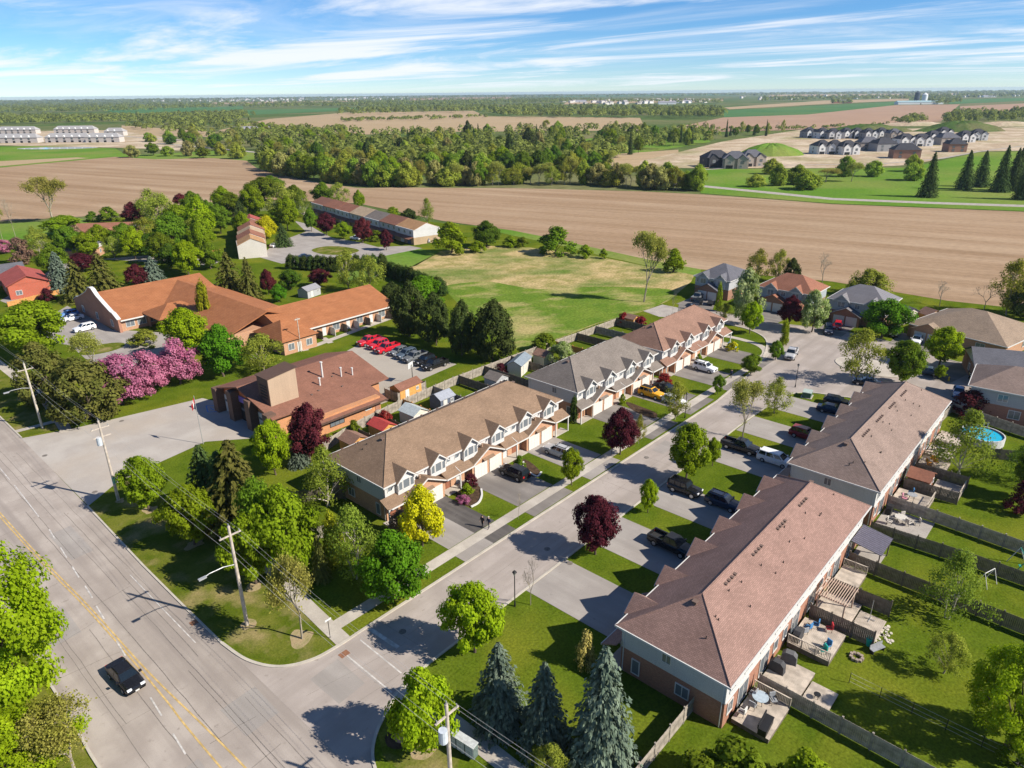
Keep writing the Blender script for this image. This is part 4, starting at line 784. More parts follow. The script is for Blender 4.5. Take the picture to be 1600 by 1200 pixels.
def conifer(mat, levels=30, per=13, droop=.3, base=.03, leaf=.016, taper=.9, seg=9, trunkr=.018, ragged=.16):
    P_, Nn, A_, T_ = [], [], [], []
    for i in range(levels):
        t = (i+.5)/levels; z = base+(1-base)*t; R = .5*(1-t)**taper; npb = max(4, int(per*(1-t*.55)))
        for j in range(npb):
            th = 2*math.pi*(j+random.random()*.8)/npb + i*.7; Rb = R*random.uniform(1-ragged*1.6, 1+ragged)+.012; tb = random.random(); ns = max(2, int(seg*Rb/.5+2))
            for s in range(ns):
                u = (s+random.random())/ns; rr = Rb*(.18+.82*u); zz = z - droop*Rb*u*u*.6 + .03*u*(t > .6)
                w = .055*(1-u*.6)*(R*2+.25)
                for q in range(3):
                    off = random.uniform(-1, 1)*w; x = rr*math.cos(th)-off*math.sin(th); y = rr*math.sin(th)+off*math.cos(th)
                    P_.append((x, y, zz-random.random()*.018)); Nn.append((.55*math.cos(th)+random.gauss(0,.35), .55*math.sin(th)+random.gauss(0,.35), .75)); A_.append((math.cos(th)+random.gauss(0,.35), math.sin(th)+random.gauss(0,.35), -.35)); T_.append(.25*tb+.35*random.random()+.4*u)
    n = len(P_); cm = quads_mesh('crown', np.array(P_), np.array(Nn), leaf*rng.uniform(.7, 1.4, n), np.clip(np.array(T_), 0, 1), mat, 1.7, np.array(A_))
    return MB().tube((0,0,-.01),(0,0,.97),trunkr,.003,7,caps=False).mesh('trunk', bark, fix=False), cm
L_bright = leafmat('leaf_bright', (.175,.255,.01), (.25,.335,.018), .45, .1, .008); L_lime = leafmat('leaf_lime', (.235,.335,.01), (.31,.41,.016), .45, .1, .006); L_mid = leafmat('leaf_mid', (.125,.2,.014), (.18,.25,.022), .45, .14); L_deep = leafmat('leaf_deep', (.075,.14,.014), (.115,.185,.02), .42, .14)
L_gold = leafmat('leaf_gold', (.46,.45,.01), (.58,.56,.02), .35, .08, .006); L_wine = leafmat('leaf_wine', (.085,.018,.026), (.13,.03,.034), .3, .2, .01); L_plum = leafmat('leaf_red', (.2,.02,.03), (.26,.035,.04), .35, .15, .01)
L_pink = leafmat('blossom_pink', (.36,.1,.19), (.5,.2,.31), .35, .1, .01); L_white = leafmat('blossom_white', (.16,.25,.035), (.42,.47,.24), .35, .1, .01); L_olive = leafmat('leaf_olive', (.235,.265,.035), (.31,.33,.05), .45, .16); L_bud = leafmat('leaf_budding', (.3,.31,.055), (.38,.37,.085), .42, .12); L_pale = leafmat('leaf_pale', (.175,.265,.03), (.24,.33,.045), .45, .14)
L_spruce = leafmat('needle_green', (.045,.075,.022), (.075,.11,.032), .15, .25, .015); L_blue = leafmat('needle_blue', (.085,.118,.085), (.15,.185,.135), .12, .15, .01); L_brownc = leafmat('needle_olive', (.085,.095,.02), (.13,.125,.03), .15, .2, .015); L_pine = leafmat('needle_pine', (.042,.062,.016), (.07,.09,.024), .15, .25, .015); L_cedar = leafmat('cedar', (.04,.07,.016), (.07,.1,.022), .15, .2)
L_brown = leafmat('leaf_brown', (.2,.13,.09), (.26,.17,.11), .3, .15)
KIND = {}
def reg(kind, *variants): KIND[kind] = list(variants)
def dec(mat, prof, zb, ncl, nl, lf, rc=(.09,.15), tr=.022, limbs=14, barkm=None, stems=1, shell=.5, **k):
    cm, cc = crown('crown', mat, prof, zb, ncl, nl, lf, rc, shell, **k); return trunk(cc, zb, tr, barkm, limbs, stems), cm
reg('maple', *[dec(L_bright, p, .2, 95, 14000, .0205, (.075,.135)) for p in ('round','oval','round')]); reg('dense', *[dec(L_mid, p, .17, 100, 14000, .021, (.075,.135)) for p in ('round','oval')])
_s = KIND['maple']
def recolor(kind, src, mat):
    out = []
    for tr, cm in KIND[src]:
        c2 = cm.copy(); c2.materials[0] = mat; out.append((tr, c2))
    KIND[kind] = out
recolor('lime', 'maple', L_lime); recolor('deep', 'dense', L_deep); recolor('wine', 'maple', L_wine); recolor('midgreen', 'maple', L_mid)
recolor('emerald', 'dense', leafmat('leaf_emerald', (.085,.2,.01), (.125,.26,.016), .42, .08))
reg('gold', dec(L_gold, 'oval', .08, 90, 12000, .021, (.08,.14))); reg('pink', *[dec(L_pink, 'spread', .14, 95, 9000, .019, (.07,.13), limbs=20) for _ in range(2)]); reg('redbush', dec(L_plum, 'dome', .05, 40, 3500, .034))
reg('winebush', dec(L_wine, 'dome', .05, 45, 3500, .032)); reg('bush', *[dec(m, 'dome', .03, 45, 3500, .034) for m in (L_bright, L_mid)]); reg('goldbush', dec(L_gold, 'dome', .03, 40, 2500, .036)); reg('olivebush', dec(L_olive, 'dome', .03, 45, 3500, .03)); reg('brownbush', dec(L_brown, 'dome', .05, 40, 2600, .03))
reg('birch', *[dec(L_pale, 'egg', .12, 60, 4800, .016, (.08,.14), .013, 22, bark_pale, 2, droop=.12) for _ in range(2)]); reg('airy', *[dec(L_olive, p, .15, 60, 4800, .017, (.08,.14), .018, 24, bark_grey) for p in ('oval','round')])
reg('poplar', *[dec(L_pale, 'column', .06, 60, 6000, .03, limbs=8) for _ in range(2)]); reg('willow', dec(L_olive, 'spread', .08, 80, 9000, .022, (.07,.12), limbs=16, droop=.55)); reg('blossom', dec(L_white, 'oval', .15, 60, 6000, .025))
reg('bud', *[bare_tree(bark_grey, .25, 5, .5, .017, L_bud, 7500, .013) for _ in range(2)]); reg('bare', *[bare_tree(bark_grey, .26, 5, .55, .016) for _ in range(2)]); reg('tallbud', *[bare_tree(bark_grey, .22, 5, .36, .014, L_bud, 10000, .0125, upright=.8) for _ in range(2)])
reg('spruce', *[conifer(L_spruce, 32, 15, .3, .03, .016, .75) for _ in range(2)]); reg('blue', *[conifer(L_blue, 36, 17, .25, .02, .016, .72) for _ in range(2)]); reg('oldspruce', *[conifer(L_brownc, 26, 12, .45, .04, .018, .75) for _ in range(2)])
reg('pine', *[dec(L_pine, 'oval', .06, 120, 11000, .018, (.065,.11), .02, 12, aspect=1.6, shell=.6) for _ in range(2)]); recolor('oldpine', 'pine', L_brownc); reg('cedar', dec(L_cedar, 'column', .01, 70, 5000, .026, (.1,.16), aspect=1.5)); recolor('goldcedar', 'cedar', leafmat('cypress_gold', (.2,.24,.012), (.27,.31,.02), .3, .08)); reg('weeper', dec(leafmat('leaf_straw', (.3,.24,.07), (.38,.3,.1), .2, .1), 'dome', .04, 40, 3200, .03, droop=.5))
reg('biglime', dec(L_lime, 'round', .14, 130, 30000, .0115, (.055,.105)), dec(L_lime, 'spread', .12, 130, 30000, .0115, (.055,.105)))
reg('thick', *[dec(leafmat('leaf_thick'+str(i), a, b, .45, .16), p, .02, 80, 7000, .03, (.09,.16)) for i, (a, b, p) in enumerate((((.3,.35,.045),(.4,.43,.065),'oval'),((.23,.32,.035),(.31,.39,.045),'round'),((.33,.33,.1),(.42,.4,.14),'round')))])
NAME = dict(thick='hedgerow_tree', biglime='maple_tree', wine='maple_tree', lime='maple_tree', maple='maple_tree', dense='shade_tree', deep='shade_tree', emerald='shade_tree', midgreen='shade_tree', gold='golden_tree', pink='blossom_tree', birch='birch_tree', airy='young_leaf_tree', poplar='columnar_tree', willow='willow_tree', blossom='blossom_tree', bud='budding_tree', tallbud='budding_tree', bare='bare_tree', spruce='spruce_tree', blue='spruce_tree', oldspruce='spruce_tree', pine='pine_tree', oldpine='pine_tree', cedar='cedar_tree', goldcedar='cedar_tree')
def plant(kind, pos, h, w, label, group=None, zs=1):
    v = KIND[kind][random.randrange(len(KIND[kind]))]; nm = NAME.get(kind, 'garden_bush'); t = thing(nm, label, 'shrub' if nm == 'garden_bush' else 'tree', (pos[0], pos[1], 0), random.uniform(0, 6.28), group)
    t.scale = (w, w*random.uniform(.93, 1.07), h)
    a = bpy.data.objects.new('trunk', v[0]); C.objects.link(a); a.parent = t
    if v[1]: b = bpy.data.objects.new('crown', v[1]); C.objects.link(b); b.parent = t
    return t
def tree(kind, base, top, wpx, label, group=None, f=1.0):
    g = G(*base); lo, hi = 0, 40
    for _ in range(30):
        z = (lo+hi)/2
        if P((g.x, g.y, z))[1] > top: lo = z
        else: hi = z
    return plant(kind, g, z*f*.97, wpx*(Vector(g)-Vector((0,0,CAM_H-z*.5))).dot(CF)/FPX*.96*{'biglime': 1.28, 'blue': 1.3, 'spruce': 1.3, 'oldspruce': 1.25}.get(kind, 1), label, group)
T = tree
# --- verge and corner garden by the main road
T('maple',(233,797),712,74,'round green tree beside the transformer pole'); T('maple',(304,851),757,82,'round green tree second from the transformer pole'); T('maple',(400,912),800,86,'tall oval green tree behind the street light pole')
T('bud',(472,998),868,96,'thin budding tree on the corner verge'); T('spruce',(330,800),693,76,'dark green spruce beside the fire hall lawn'); T('oldspruce',(378,818),684,118,'broad olive spruce in the corner garden'); T('spruce',(356,812),702,72,'spruce squeezed between two bigger spruces')
T('lime',(431,742),656,58,'lime tree at the fire hall front corner'); T('wine',(485,722),630,68,'wine red maple beside the fire hall wall'); T('blue',(468,728),668,32,'small blue green spruce below the wine maple'); T('birch',(513,792),694,78,'airy birch at the end of the tan townhouse row'); T('maple',(452,900),756,118,'large bright maple in the corner garden'); T('dense',(418,880),745,80,'shade tree behind the large bright maple'); T('deep',(452,862),770,60,'dark tree deep in the corner garden')
T('birch',(557,903),786,100,'white stemmed birch by the corner sidewalk'); T('oldspruce',(503,905),832,34,'small rusty spruce beside the white stemmed birch'); T('emerald',(619,936),830,104,'dense emerald globe tree by the sidewalk'); T('gold',(660,853),757,68,'bright yellow tree in front of the townhouse'); T('goldcedar',(525,880),800,40,'olive cedar behind the white stemmed birch'); T('brownbush',(625,835),795,42,'brown leafless bush beside the bright yellow tree'); T('pine',(540,760),715,30,'small pine at the townhouse gable')
# --- left edge
T('biglime',(22,1120),852,175,'big lime tree across the main road'); T('biglime',(30,1225),1120,150,'lower lime tree beside the main road kerb'); T('bud',(120,1215),1115,135,'sparse budding tree overhanging the main road'); T('biglime',(-60,1090),900,150,'lime tree behind the big lime tree'); T('airy',(85,1185),1090,90,'olive young tree under the big lime tree')
# --- right corner
T('lime',(742,1019),908,98,'lime maple casting shade over the street mouth'); T('lime',(664,1174),1046,108,'lime maple beside the boulder sign'); T('blue',(781,1128),1003,86,'blue spruce first from the lime maple'); T('blue',(850,1166),1033,80,'dark blue spruce in the middle of three'); T('blue',(938,1196),1008,112,'tallest blue spruce by the fence'); T('weeper',(916,1040),985,38,'straw coloured weeping shrub by the porch')
T('wine',(930,866),774,76,'wine red maple on the lawn by black pickup'); T('bare',(829,945),866,44,'small bare sapling beside the lamp post'); T('lime',(1012,801),748,30,'slim lime sapling beside the black jeep'); T('maple',(1072,751),662,66,'fresh green maple leaning over the street'); T('maple',(1113,728),684,28,'small green tree behind the street maple'); T('bud',(1160,684),597,66,'leafless budding tree at the kerb'); T('airy',(1210,646),588,46,'light young tree near the green utility box')
T('maple',(893,758),700,38,'young green maple between two driveways'); T('bare',(810,811),765,16,'thin bare sapling on the boulevard grass'); T('wine',(969,710),636,54,'wine red maple with sale sign at its foot'); T('airy',(998,693),646,22,'yellowish sapling beside the wine maple with sale sign'); T('airy',(1054,656),595,46,'loose green tree beside the yellow SUV'); T('dense',(1121,616),585,20,'little round tree by the white SUV'); T('dense',(1173,585),552,32,'round headed tree on the boulevard near the turning circle'); T('dense',(1211,563),532,24,'low green tree where the sidewalk curves'); T('goldcedar',(1224,540),499,14,'slim golden column tree by the turning circle')
T('lime',(1171,521),471,36,'lime tree on the curved lawn edge'); T('blossom',(1160,508),418,50,'tall tree with white blossom between the semis'); T('wine',(1232,511),461,36,'wine red tree on the lawn before the red-brown semi'); T('blossom',(1268,519),452,44,'white topped tree on the lawn before the metal roofed semi'); T('goldcedar',(1122,486),440,11,'narrow column tree before the slate roofed semi'); T('airy',(1131,500),473,26,'pale bush like tree by the slate roofed semi')
T('airy',(1183,440),387,44,'loose green tree behind the slate roofed semi'); T('airy',(1215,440),388,36,'green tree at the field behind the red-brown semi'); T('pine',(1236,442),402,26,'dark narrow tree at the field behind the red-brown semi'); T('bare',(1284,446),392,42,'leafless tree at the field edge'); T('tallbud',(1006,472),361,62,'tall yellow budding tree on the meadow'); T('willow',(1355,462),420,66,'round golden willow at the field edge'); T('emerald',(1378,528),466,74,'dense green tree before the bungalow'); T('airy',(1337,598),511,72,'large olive tree on the traffic island'); T('midgreen',(1408,600),531,64,'green tree on the traffic island'); T('lime',(1467,572),510,58,'lime tree at the bungalow drive'); T('maple',(1467,592),570,20,'small bush tree by the bungalow drive'); T('bare',(1468,478),437,40,'grey bare tree behind the bungalow'); T('bare',(1537,485),442,46,'twiggy bare tree behind the bungalow ridge'); T('airy',(1572,492),402,64,'big green tree at the right field corner'); T('pine',(1600,495),430,60,'dark tree beside the right field corner'); T('bare',(1050,497),452,14,'little bare tree on the parking pad')
# --- back yards at the right
T('birch',(1497,742),638,92,'airy birch beside the round pool'); T('birch',(1593,752),690,60,'birch by the far yard fence'); T('birch',(1480,966),856,96,'sparse birch in the middle yard'); T('airy',(1474,1052),990,64,'small leaning tree by the wire fence'); T('biglime',(1572,1165),1006,105,'big lime tree in the near yard'); T('bush',(1150,1235),1165,110,'bright bush in the bottom yard'); T('bush',(1085,1240),1180,90,'leafy bush by the bottom fence'); T('bush',(1250,1245),1180,100,'leafy bush on the bottom lawn'); T('bush',(1590,1195),1150,60,'pale bush under the big lime tree'); T('winebush',(1515,648),608,56,'purple leaved bush by the brick house'); T('winebush',(1594,800),750,50,'purple bush at the yard edge'); T('midgreen',(1600,780),690,50,'green tree behind the purple yard bush'); T('bush',(1120,1000),950,30,'dark shrub against the brick gable'); T('bush',(1065,1010),975,36,'shrub under the gable window'); T('bush',(975,1000),965,24,'shrub by the end porch'); T('olivebush',(845,1195),1165,40,'yellow green shrub under the spruces'); T('airy',(860,1225),1165,60,'young tree below the spruces')
# --- back yards of the left row
T('bush',(555,672+10),655,24,'round shrub between two orange sheds'); T('redbush',(602,668),640,26,'crimson shrub beside the pale green shed'); T('blossom',(878,570),532,42,'white blossoming tree behind the grey roofed row'); T('bush',(852,548),520,46,'dark hedge bush on the meadow edge'); T('redbush',(975,508),488,24,'crimson bush by the yard fence'); T('redbush',(1000,512),494,22,'crimson bush beside the small brown shed'); T('winebush',(783,585),567,26,'dark red shrub at the fence corner'); T('cedar',(896,660),618,14,'slim dark cedar at the grey row corner'); T('bush',(838,680),660,22,'green shrub on the corner lawn'); T('redbush',(1038,600),583,26,'crimson bush before the brown roofed row'); T('goldbush',(1144,548),533,20,'golden bush by the blue bin'); T('winebush',(735,760),740,26,'dark bush in the stone edged flower bed'); T('bush',(730,775),755,24,'white flowering bush in the flower bed'); T('redbush',(705,752),738,16,'red flowers at the townhouse door'); T('pink',(725,786),774,22,'magenta flowers along the dark driveway'); T('bush',(812,735),712,20,'bush by the porch of the second townhouse pair'); T('bush',(1160+15,565+5),553,1,'') if False else None; T('bush',(972,632),615,12,'small round bush by the garage of the grey row'); T('bush',(1092,565),552,12,'clipped bush by the brown row garage')
# --- fire hall and care home
T('maple',(60,560),470,104,'big bright tree before the care home'); T('oldpine',(78,628),532,92,'olive pine beside the sidewalk'); T('oldpine',(140,655),557,112,'broad olive pine at the fire hall apron'); T('pink',(192,632),553,86,'pink blossoming crab tree beside the olive pine'); T('pink',(236,618),548,70,'pink blossoming crab tree in the middle'); T('pink',(282,600),529,72,'pink blossoming crab tree nearest the fire hall'); T('bud',(150,582),520,60,'twiggy tree on the round planting bed'); T('goldcedar',(324,512),437,26,'slim golden cypress at the care home'); T('lime',(297,560),480,76,'lime tree behind the pink blossom'); T('emerald',(350,588),506,70,'deep green tree behind the fire hall'); T('airy',(413,582),520,72,'brown green tree behind the fire hall roof'); T('bush',(230,590),560,30,'bush at the care home canopy'); T('olivebush',(225,540),515,50,'olive shrubs by the canopy')
T('oldspruce',(362,462),392,50,'tall spruce behind the care home'); T('oldspruce',(392,468),400,38,'second spruce behind the care home'); T('wine',(420,460),420,26,'wine red tree on the care home lawn'); T('emerald',(436,472),443,26,'small green tree on the care home lawn'); T('deep',(455,452),420,36,'dark round tree by the hedge'); T('wine',(500,448),420,36,'wine tree by the barrel topped shed'); T('airy',(545,455),388,48,'pale green tree above the hedge'); T('airy',(578,458),396,52,'second pale green tree above the hedge'); T('emerald',(660,490),431,72,'bright tree behind the dark pines'); T('pine',(640,525),437,62,'dark pine first along the car park'); T('pine',(682,540),455,50,'dark pine second along the car park'); T('pine',(722,555),468,46,'dark pine third along the car park'); T('pine',(770,563),468,72,'broad dark pine at the end of the car park'); T('pine',(612,478),440,40,'shadowed pine at the care home end')
T('blue',(98,455),392,40,'blue spruce behind the shaped gable'); T('oldspruce',(126,470),404,52,'olive spruce behind the shaped gable'); T('oldspruce',(165,462),395,60,'wide olive spruce behind the care home'); T('blue',(242,445),400,36,'blue spruce beside the wine maple'); T('wine',(217,448),412,38,'wine maple behind the care home ridge'); T('wine',(130,425),395,46,'wine maple among spruces'); T('midgreen',(88,430),380,46,'green tree beside the blue spruce'); T('winebush',(75,470),450,26,'dark red bush by the red roofed house'); T('pink',(8,396),374,30,'pink bush at the left houses'); T('brownbush',(38,412),370,46,'brown leafless shrub by the slate bungalow'); T('bare',(70,408),375,34,'pale bare shrub by the slate roofed bungalow')
K1 = 'trees among the left houses'
for k, (kd, b, tp, w) in enumerate((('tallbud',(84,348),276,52),('bare',(25,372),300,26),('bud',(5,378),318,20),('maple',(100,368),336,60),('brownbush',(120,392),352,48),('maple',(140,405),362,44),('airy',(180,405),368,36),('lime',(212,405),355,40),('bush',(145,346),330,22),('bush',(172,346),322,36),('wine',(210,352),315,30),('airy',(243,350),293,60),('airy',(262,372),302,58),('midgreen',(275,398),330,62),('lime',(296,432),375,44),('maple',(318,400),335,40),('dense',(330,420),378,40),('wine',(283,322),302,24),('midgreen',(302,332),298,34),('lime',(318,378),306,44),('maple',(350,330),290,34),('spruce',(378,350),312,30),('maple',(398,345),288,42),('midgreen',(415,315),276,60),('airy',(440,340),283,54),('maple',(450,360),306,40),('birch',(475,340),295,30),('maple',(430,360),326,30),('gold',(418,373),336,36),('spruce',(443,385),348,26),('midgreen',(487,362),324,22),('wine',(511,368),332,30),('maple',(538,374),346,26),('wine',(567,380),340,34),('bush',(586,376),360,30),('wine',(604,391),358,24),('dense',(505,318),284,34),('airy',(530,322),284,40),('maple',(562,328),296,20),('birch',(668,350),308,30),('bush',(614,342),323,30),('pine',(640,346),325,26),('emerald',(290,425),380,30),('deep',(235,402),365,40),('midgreen',(330,352),312,30),('airy',(62,398),352,40),('midgreen',(112,402),352,44),('maple',(160,392),350,40),('midgreen',(197,392),348,44),('airy',(232,388),338,46),('midgreen',(255,412),362,44),('maple',(284,372),318,46),('airy',(306,392),340,44),('midgreen',(345,365),318,36),('deep',(268,420),380,36),('airy',(225,345),312,36),('midgreen',(365,338),300,36),('maple',(382,372),330,30),('midgreen',(462,320),288,36),('dense',(425,300),274,44))):
    T(kd, b, tp, w, {'wine': 'wine red tree among the houses by the big field', 'gold': 'golden tree beside the stepped townhouse row', 'tallbud': 'tall yellow budding tree standing alone at the field corner', 'spruce': 'spruce among the houses by the big field', 'birch': 'pale birch behind the far townhouses', 'bare': 'bare thin tree at the left field corner', 'bud': 'budding thin tree at the left field corner', 'bush': 'low green bush near the far townhouses', 'brownbush': 'brown twiggy shrub among the left houses', 'pine': 'dark pine behind the far townhouse row', 'lime': 'lime green tree among the houses by the big field', 'maple': 'bright green tree among the houses by the big field', 'airy': 'loose olive tree among the houses by the big field', 'dense': 'round headed dense tree among the houses by the big field', 'deep': 'dark leafy tree among the left houses', 'emerald': 'emerald tree behind the care home drive'}.get(kd, 'mid green tree among the houses by the big field'), None if kd in ('gold','tallbud','bare','bud','brownbush','pine') else K1+' '+kd)
T('bush',(705,396),346,56,'big round bush by the meadow corner'); T('deep',(760,386),344,44,'dark round tree on the field edge'); T('bush',(868,397),354,62,'wide bush on the field edge'); T('bush',(798,386),368,26,'low bush on the field margin'); T('bush',(815,386),370,22,'second low bush on the field margin'); T('bush',(915,403),382,26,'small bush beside the wide field bush'); T('bush',(1052,425),388,38,'bush behind the tall budding tree'); T('bush',(745,394),376,30,'low bush beside the dark round tree'); T('bush',(943,404),388,14,'tiny bush on the field margin')
# cedar hedge: clipped plants one can tell apart only as a row
def hedge(a, b, h, w, label):
    a, b = G(*a), G(*b); n = max(2, int((b-a).length/2.2)); t = thing('cedar_hedge', label, 'hedge', a)
    for i in range(n+1):
        p = (b-a)*(i/n); o = bpy.data.objects.new('hedge_plant', KIND['cedar'][0][1]); C.objects.link(o); o.parent = t; o.location = p; o.scale = (w, w, h*random.uniform(.92, 1.06)); o.rotation_euler.z = random.uniform(0, 6)
hedge((455,420),(530,424), 4.5, 3.4, 'dark cedar hedge behind the care home lawn'); hedge((530,424),(598,420), 4.8, 3.4, 'cedar hedge beneath the pale green trees'); hedge((600,428),(690,462), 4.6, 3.6, 'curving cedar hedge at the meadow corner')
# --- treeline beyond the big field: the largest ones as individuals
def poly_pts(n, poly):
    P2 = [Vector(p) for p in poly]; xs = [p.x for p in P2]; ys = [p.y for p in P2]; out = []
    while len(out) < n:
        x, y = random.uniform(min(xs), max(xs)), random.uniform(min(ys), max(ys)); c = False; j = len(P2)-1
        for i in range(len(P2)):
            if (P2[i].y > y) != (P2[j].y > y) and x < (P2[j].x-P2[i].x)*(y-P2[i].y)/(P2[j].y-P2[i].y)+P2[i].x: c = not c
            j = i
        if c: out.append((x, y))
    return out
LB = {'thick':'bushy green','maple':'bright green','midgreen':'mid green','airy':'loose olive','bud':'grey budding','spruce':'spruce','pine':'dark pine','dense':'round green','deep':'deep green','lime':'lime green','bare':'leafless grey','willow':'willowy','poplar':'slender'}
def grove(pts, kinds, hr, wr, where, cat_w=None):
    for p in pts:
        kd = random.choices([k for k, _ in kinds], [w for _, w in kinds])[0]; h = random.uniform(*hr)*(1.2 if kd in ('spruce','pine') else 1)*(.95 if kd == 'thick' else 1); w = random.uniform(*wr)*(.55 if kd == 'spruce' else 1)
        plant(kd, G(*p), h, w, LB[kd]+' tree '+where, LB[kd]+' trees '+where)
def line(pts, n, jit=3):
    out = []
    seg = list(zip(pts[:-1], pts[1:])); Ls = [math.dist(a, b) for a, b in seg]
    for i in range(n):
        d = (i+.5)/n*sum(Ls)
        for (a, b), l in zip(seg, Ls):
            if d <= l: out.append((a[0]+(b[0]-a[0])*d/l+random.uniform(-4, 4), a[1]+(b[1]-a[1])*d/l-random.uniform(0, jit))); break
            d -= l
    return out
mixA = (('thick',6),('airy',2),('midgreen',1.5),('bud',2.2),('maple',1.2),('deep',.8))
grove(line([(408,266),(440,275),(500,283),(560,290),(620,292)], 26, 4), (('thick',6),('maple',1.5),('midgreen',1)), (12,16), (11,15), 'in the dense clump at the big field corner')
grove(line([(560,291),(700,292),(800,291),(920,289),(1000,295),(1095,299)], 52, 4), mixA, (9,15), (8,13), 'in the treeline along the far side of the big field')
grove(line([(420,258),(560,270),(700,276),(860,274),(960,266)], 44, 8), mixA+(('pine',.6),), (11,17), (9,13), 'in the second rank behind the field treeline')
grove(poly_pts(78, [(500,225),(640,215),(860,205),(1110,205),(1120,222),(1000,240),(930,252),(700,262),(520,250)]), mixA+(('spruce',3),('pine',1.5)), (11,18), (8,13), 'in the mixed wood behind the treeline')
grove(poly_pts(40, [(190,225),(330,205),(500,205),(540,250),(400,240),(330,235)]), mixA, (10,16), (9,14), 'scattered between the far left fields')
grove([(207,246),(240,243),(262,244),(295,244),(318,247),(345,243),(372,248)], (('thick',2),('midgreen',1)), (8,14), (9,14), 'standing along the green park')
grove([(1180,292),(1215,290),(1245,288),(1260,296),(1290,284),(1330,284),(1320,276),(1365,276),(1425,282),(1425,268),(1205,272)], (('thick',3),('bud',.8)), (7,13), (10,16), 'on the green field by the far road')
grove([(1448,308),(1505,296),(1530,292),(1560,300),(1578,298),(1595,312),(1585,290)], (('spruce',1),), (13,19), (15,21), 'in the dark clump by the far road bend')
grove(line([(1100,222),(1140,216),(1190,214),(1225,211)], 14, 6), (('midgreen',2),('airy',2),('spruce',1.3),('bare',1.5)), (9,17), (6,9), 'beside the far building site')
# --- woods too far off to count: one joined mass each
wood_m = leafmat('far_wood', (.155,.2,.04), (.24,.265,.065), .38, .0, 0)
def wood(label, poly, n, hr=(10,15), wide=10, quads=26, boost=1.0):
    quads = int(quads*2.2)
    pts = poly_pts(n, poly); w = np.array([tuple(Gfar(*p)) for p in pts]); h = rng.uniform(*hr, n); d = unit(n*quads); k = np.repeat(np.arange(n), quads); tt = rng.random(n); con = rng.random(n) < .18
    rx = np.where(con, .28, .5)*wide*rng.uniform(.8, 1.25, n)*boost; d[:, 2] = np.abs(d[:, 2])*1.1-.1
    pos = w[k] + np.stack([d[:, 0]*rx[k], d[:, 1]*rx[k], h[k]*(.42+.5*d[:, 2])], 1)
    return tag(put('distant_wood', quads_mesh('distant_wood', pos, d+rng.normal(size=d.shape)*.3+np.array([0,0,.3]), (wide*.115*boost)*rng.uniform(.7, 1.4, n*quads), np.clip(tt[k]*.8*np.where(con[k], .35, 1)+rng.random(n*quads)*.25, 0, 1), wood_m)), label, kind='stuff')
wood('wooded bank behind the field treeline', [(400,258),(560,262),(700,266),(860,262),(940,254),(1000,243),(860,250),(560,250),(500,240),(420,246)], 260, (9,15), 10)
wood('mixed wood filling the middle distance', [(480,232),(560,215),(760,207),(1000,205),(1120,204),(1130,222),(1000,238),(900,246),(700,252),(540,248)], 420, (9,15), 10)
wood('far wood behind the left fields', [(-60,182),(190,184),(370,176),(400,182),(340,200),(250,196),(190,192),(-60,196)], 650, (10,15), 13)
wood('scattered woods between the far left fields', [(185,200),(250,188),(360,184),(430,200),(540,206),(545,245),(480,236),(410,236),(330,230),(300,215)], 230, (8,14), 10); wood('hedge rows among the far tan fields', [(350,212),(540,204),(560,208),(480,216),(360,218)], 90, (8,13), 11); wood('hedge between the two tan fields', [(530,188),(680,184),(760,182),(760,184.5),(680,187.5),(530,191.5)], 110, (5,9), 9)
wood('long far wood across the middle of the view', [(530,172),(740,166),(900,168),(1130,172),(1130,186),(1000,185),(800,184),(740,176),(530,181)], 900, (12,18), 14)
wood('wood on the far left horizon', [(-80,160),(380,152),(380,168),(190,176),(-80,178)], 1100, (14,20), 17, 18); wood('wood on the far middle horizon', [(380,163),(640,154),(900,154),(880,162),(640,166),(380,170)], 900, (14,20), 17, 18)
wood('wood beyond the green crop', [(1190,153),(1400,150),(1400,156),(1290,157.5),(1190,160)], 260, (15,22), 18, 18); wood('wood edge right of the far building site', [(1395,193),(1440,186),(1450,190),(1420,197)], 40, (9,14), 10); wood('wood right of the rust field', [(1465,190),(1500,178),(1700,172),(1700,190),(1600,192),(1480,196)], 230, (11,16), 12); wood('trees round the far farm', [(1300,160),(1330,157),(1330,163),(1300,164)], 30, (13,19), 15); wood('trees behind the silos', [(1440,158),(1500,154),(1500,163),(1460,164)], 50, (13,19), 15)
wood('last line of woods on the skyline', [(-100,152),(400,147.2),(900,146),(1300,141),(1700,138),(1700,146),(1300,149),(900,152),(400,154),(-100,158)], 1500, (16,26), 40, 12, 1.0); wood('hedge lines near the skyline', [(560,168),(900,160),(1130,163),(1130,158),(900,155),(560,162)], 600, (12,18), 16, 16)
wood('right hand woods near the skyline', [(1400,158),(1700,147),(1700,141),(1400,146)], 420, (14,22), 26, 14); wood('shrubs along the rust field', [(1100,206),(1215,205),(1400,197),(1400,195),(1215,202.5),(1100,203)], 70, (3,7), 6)
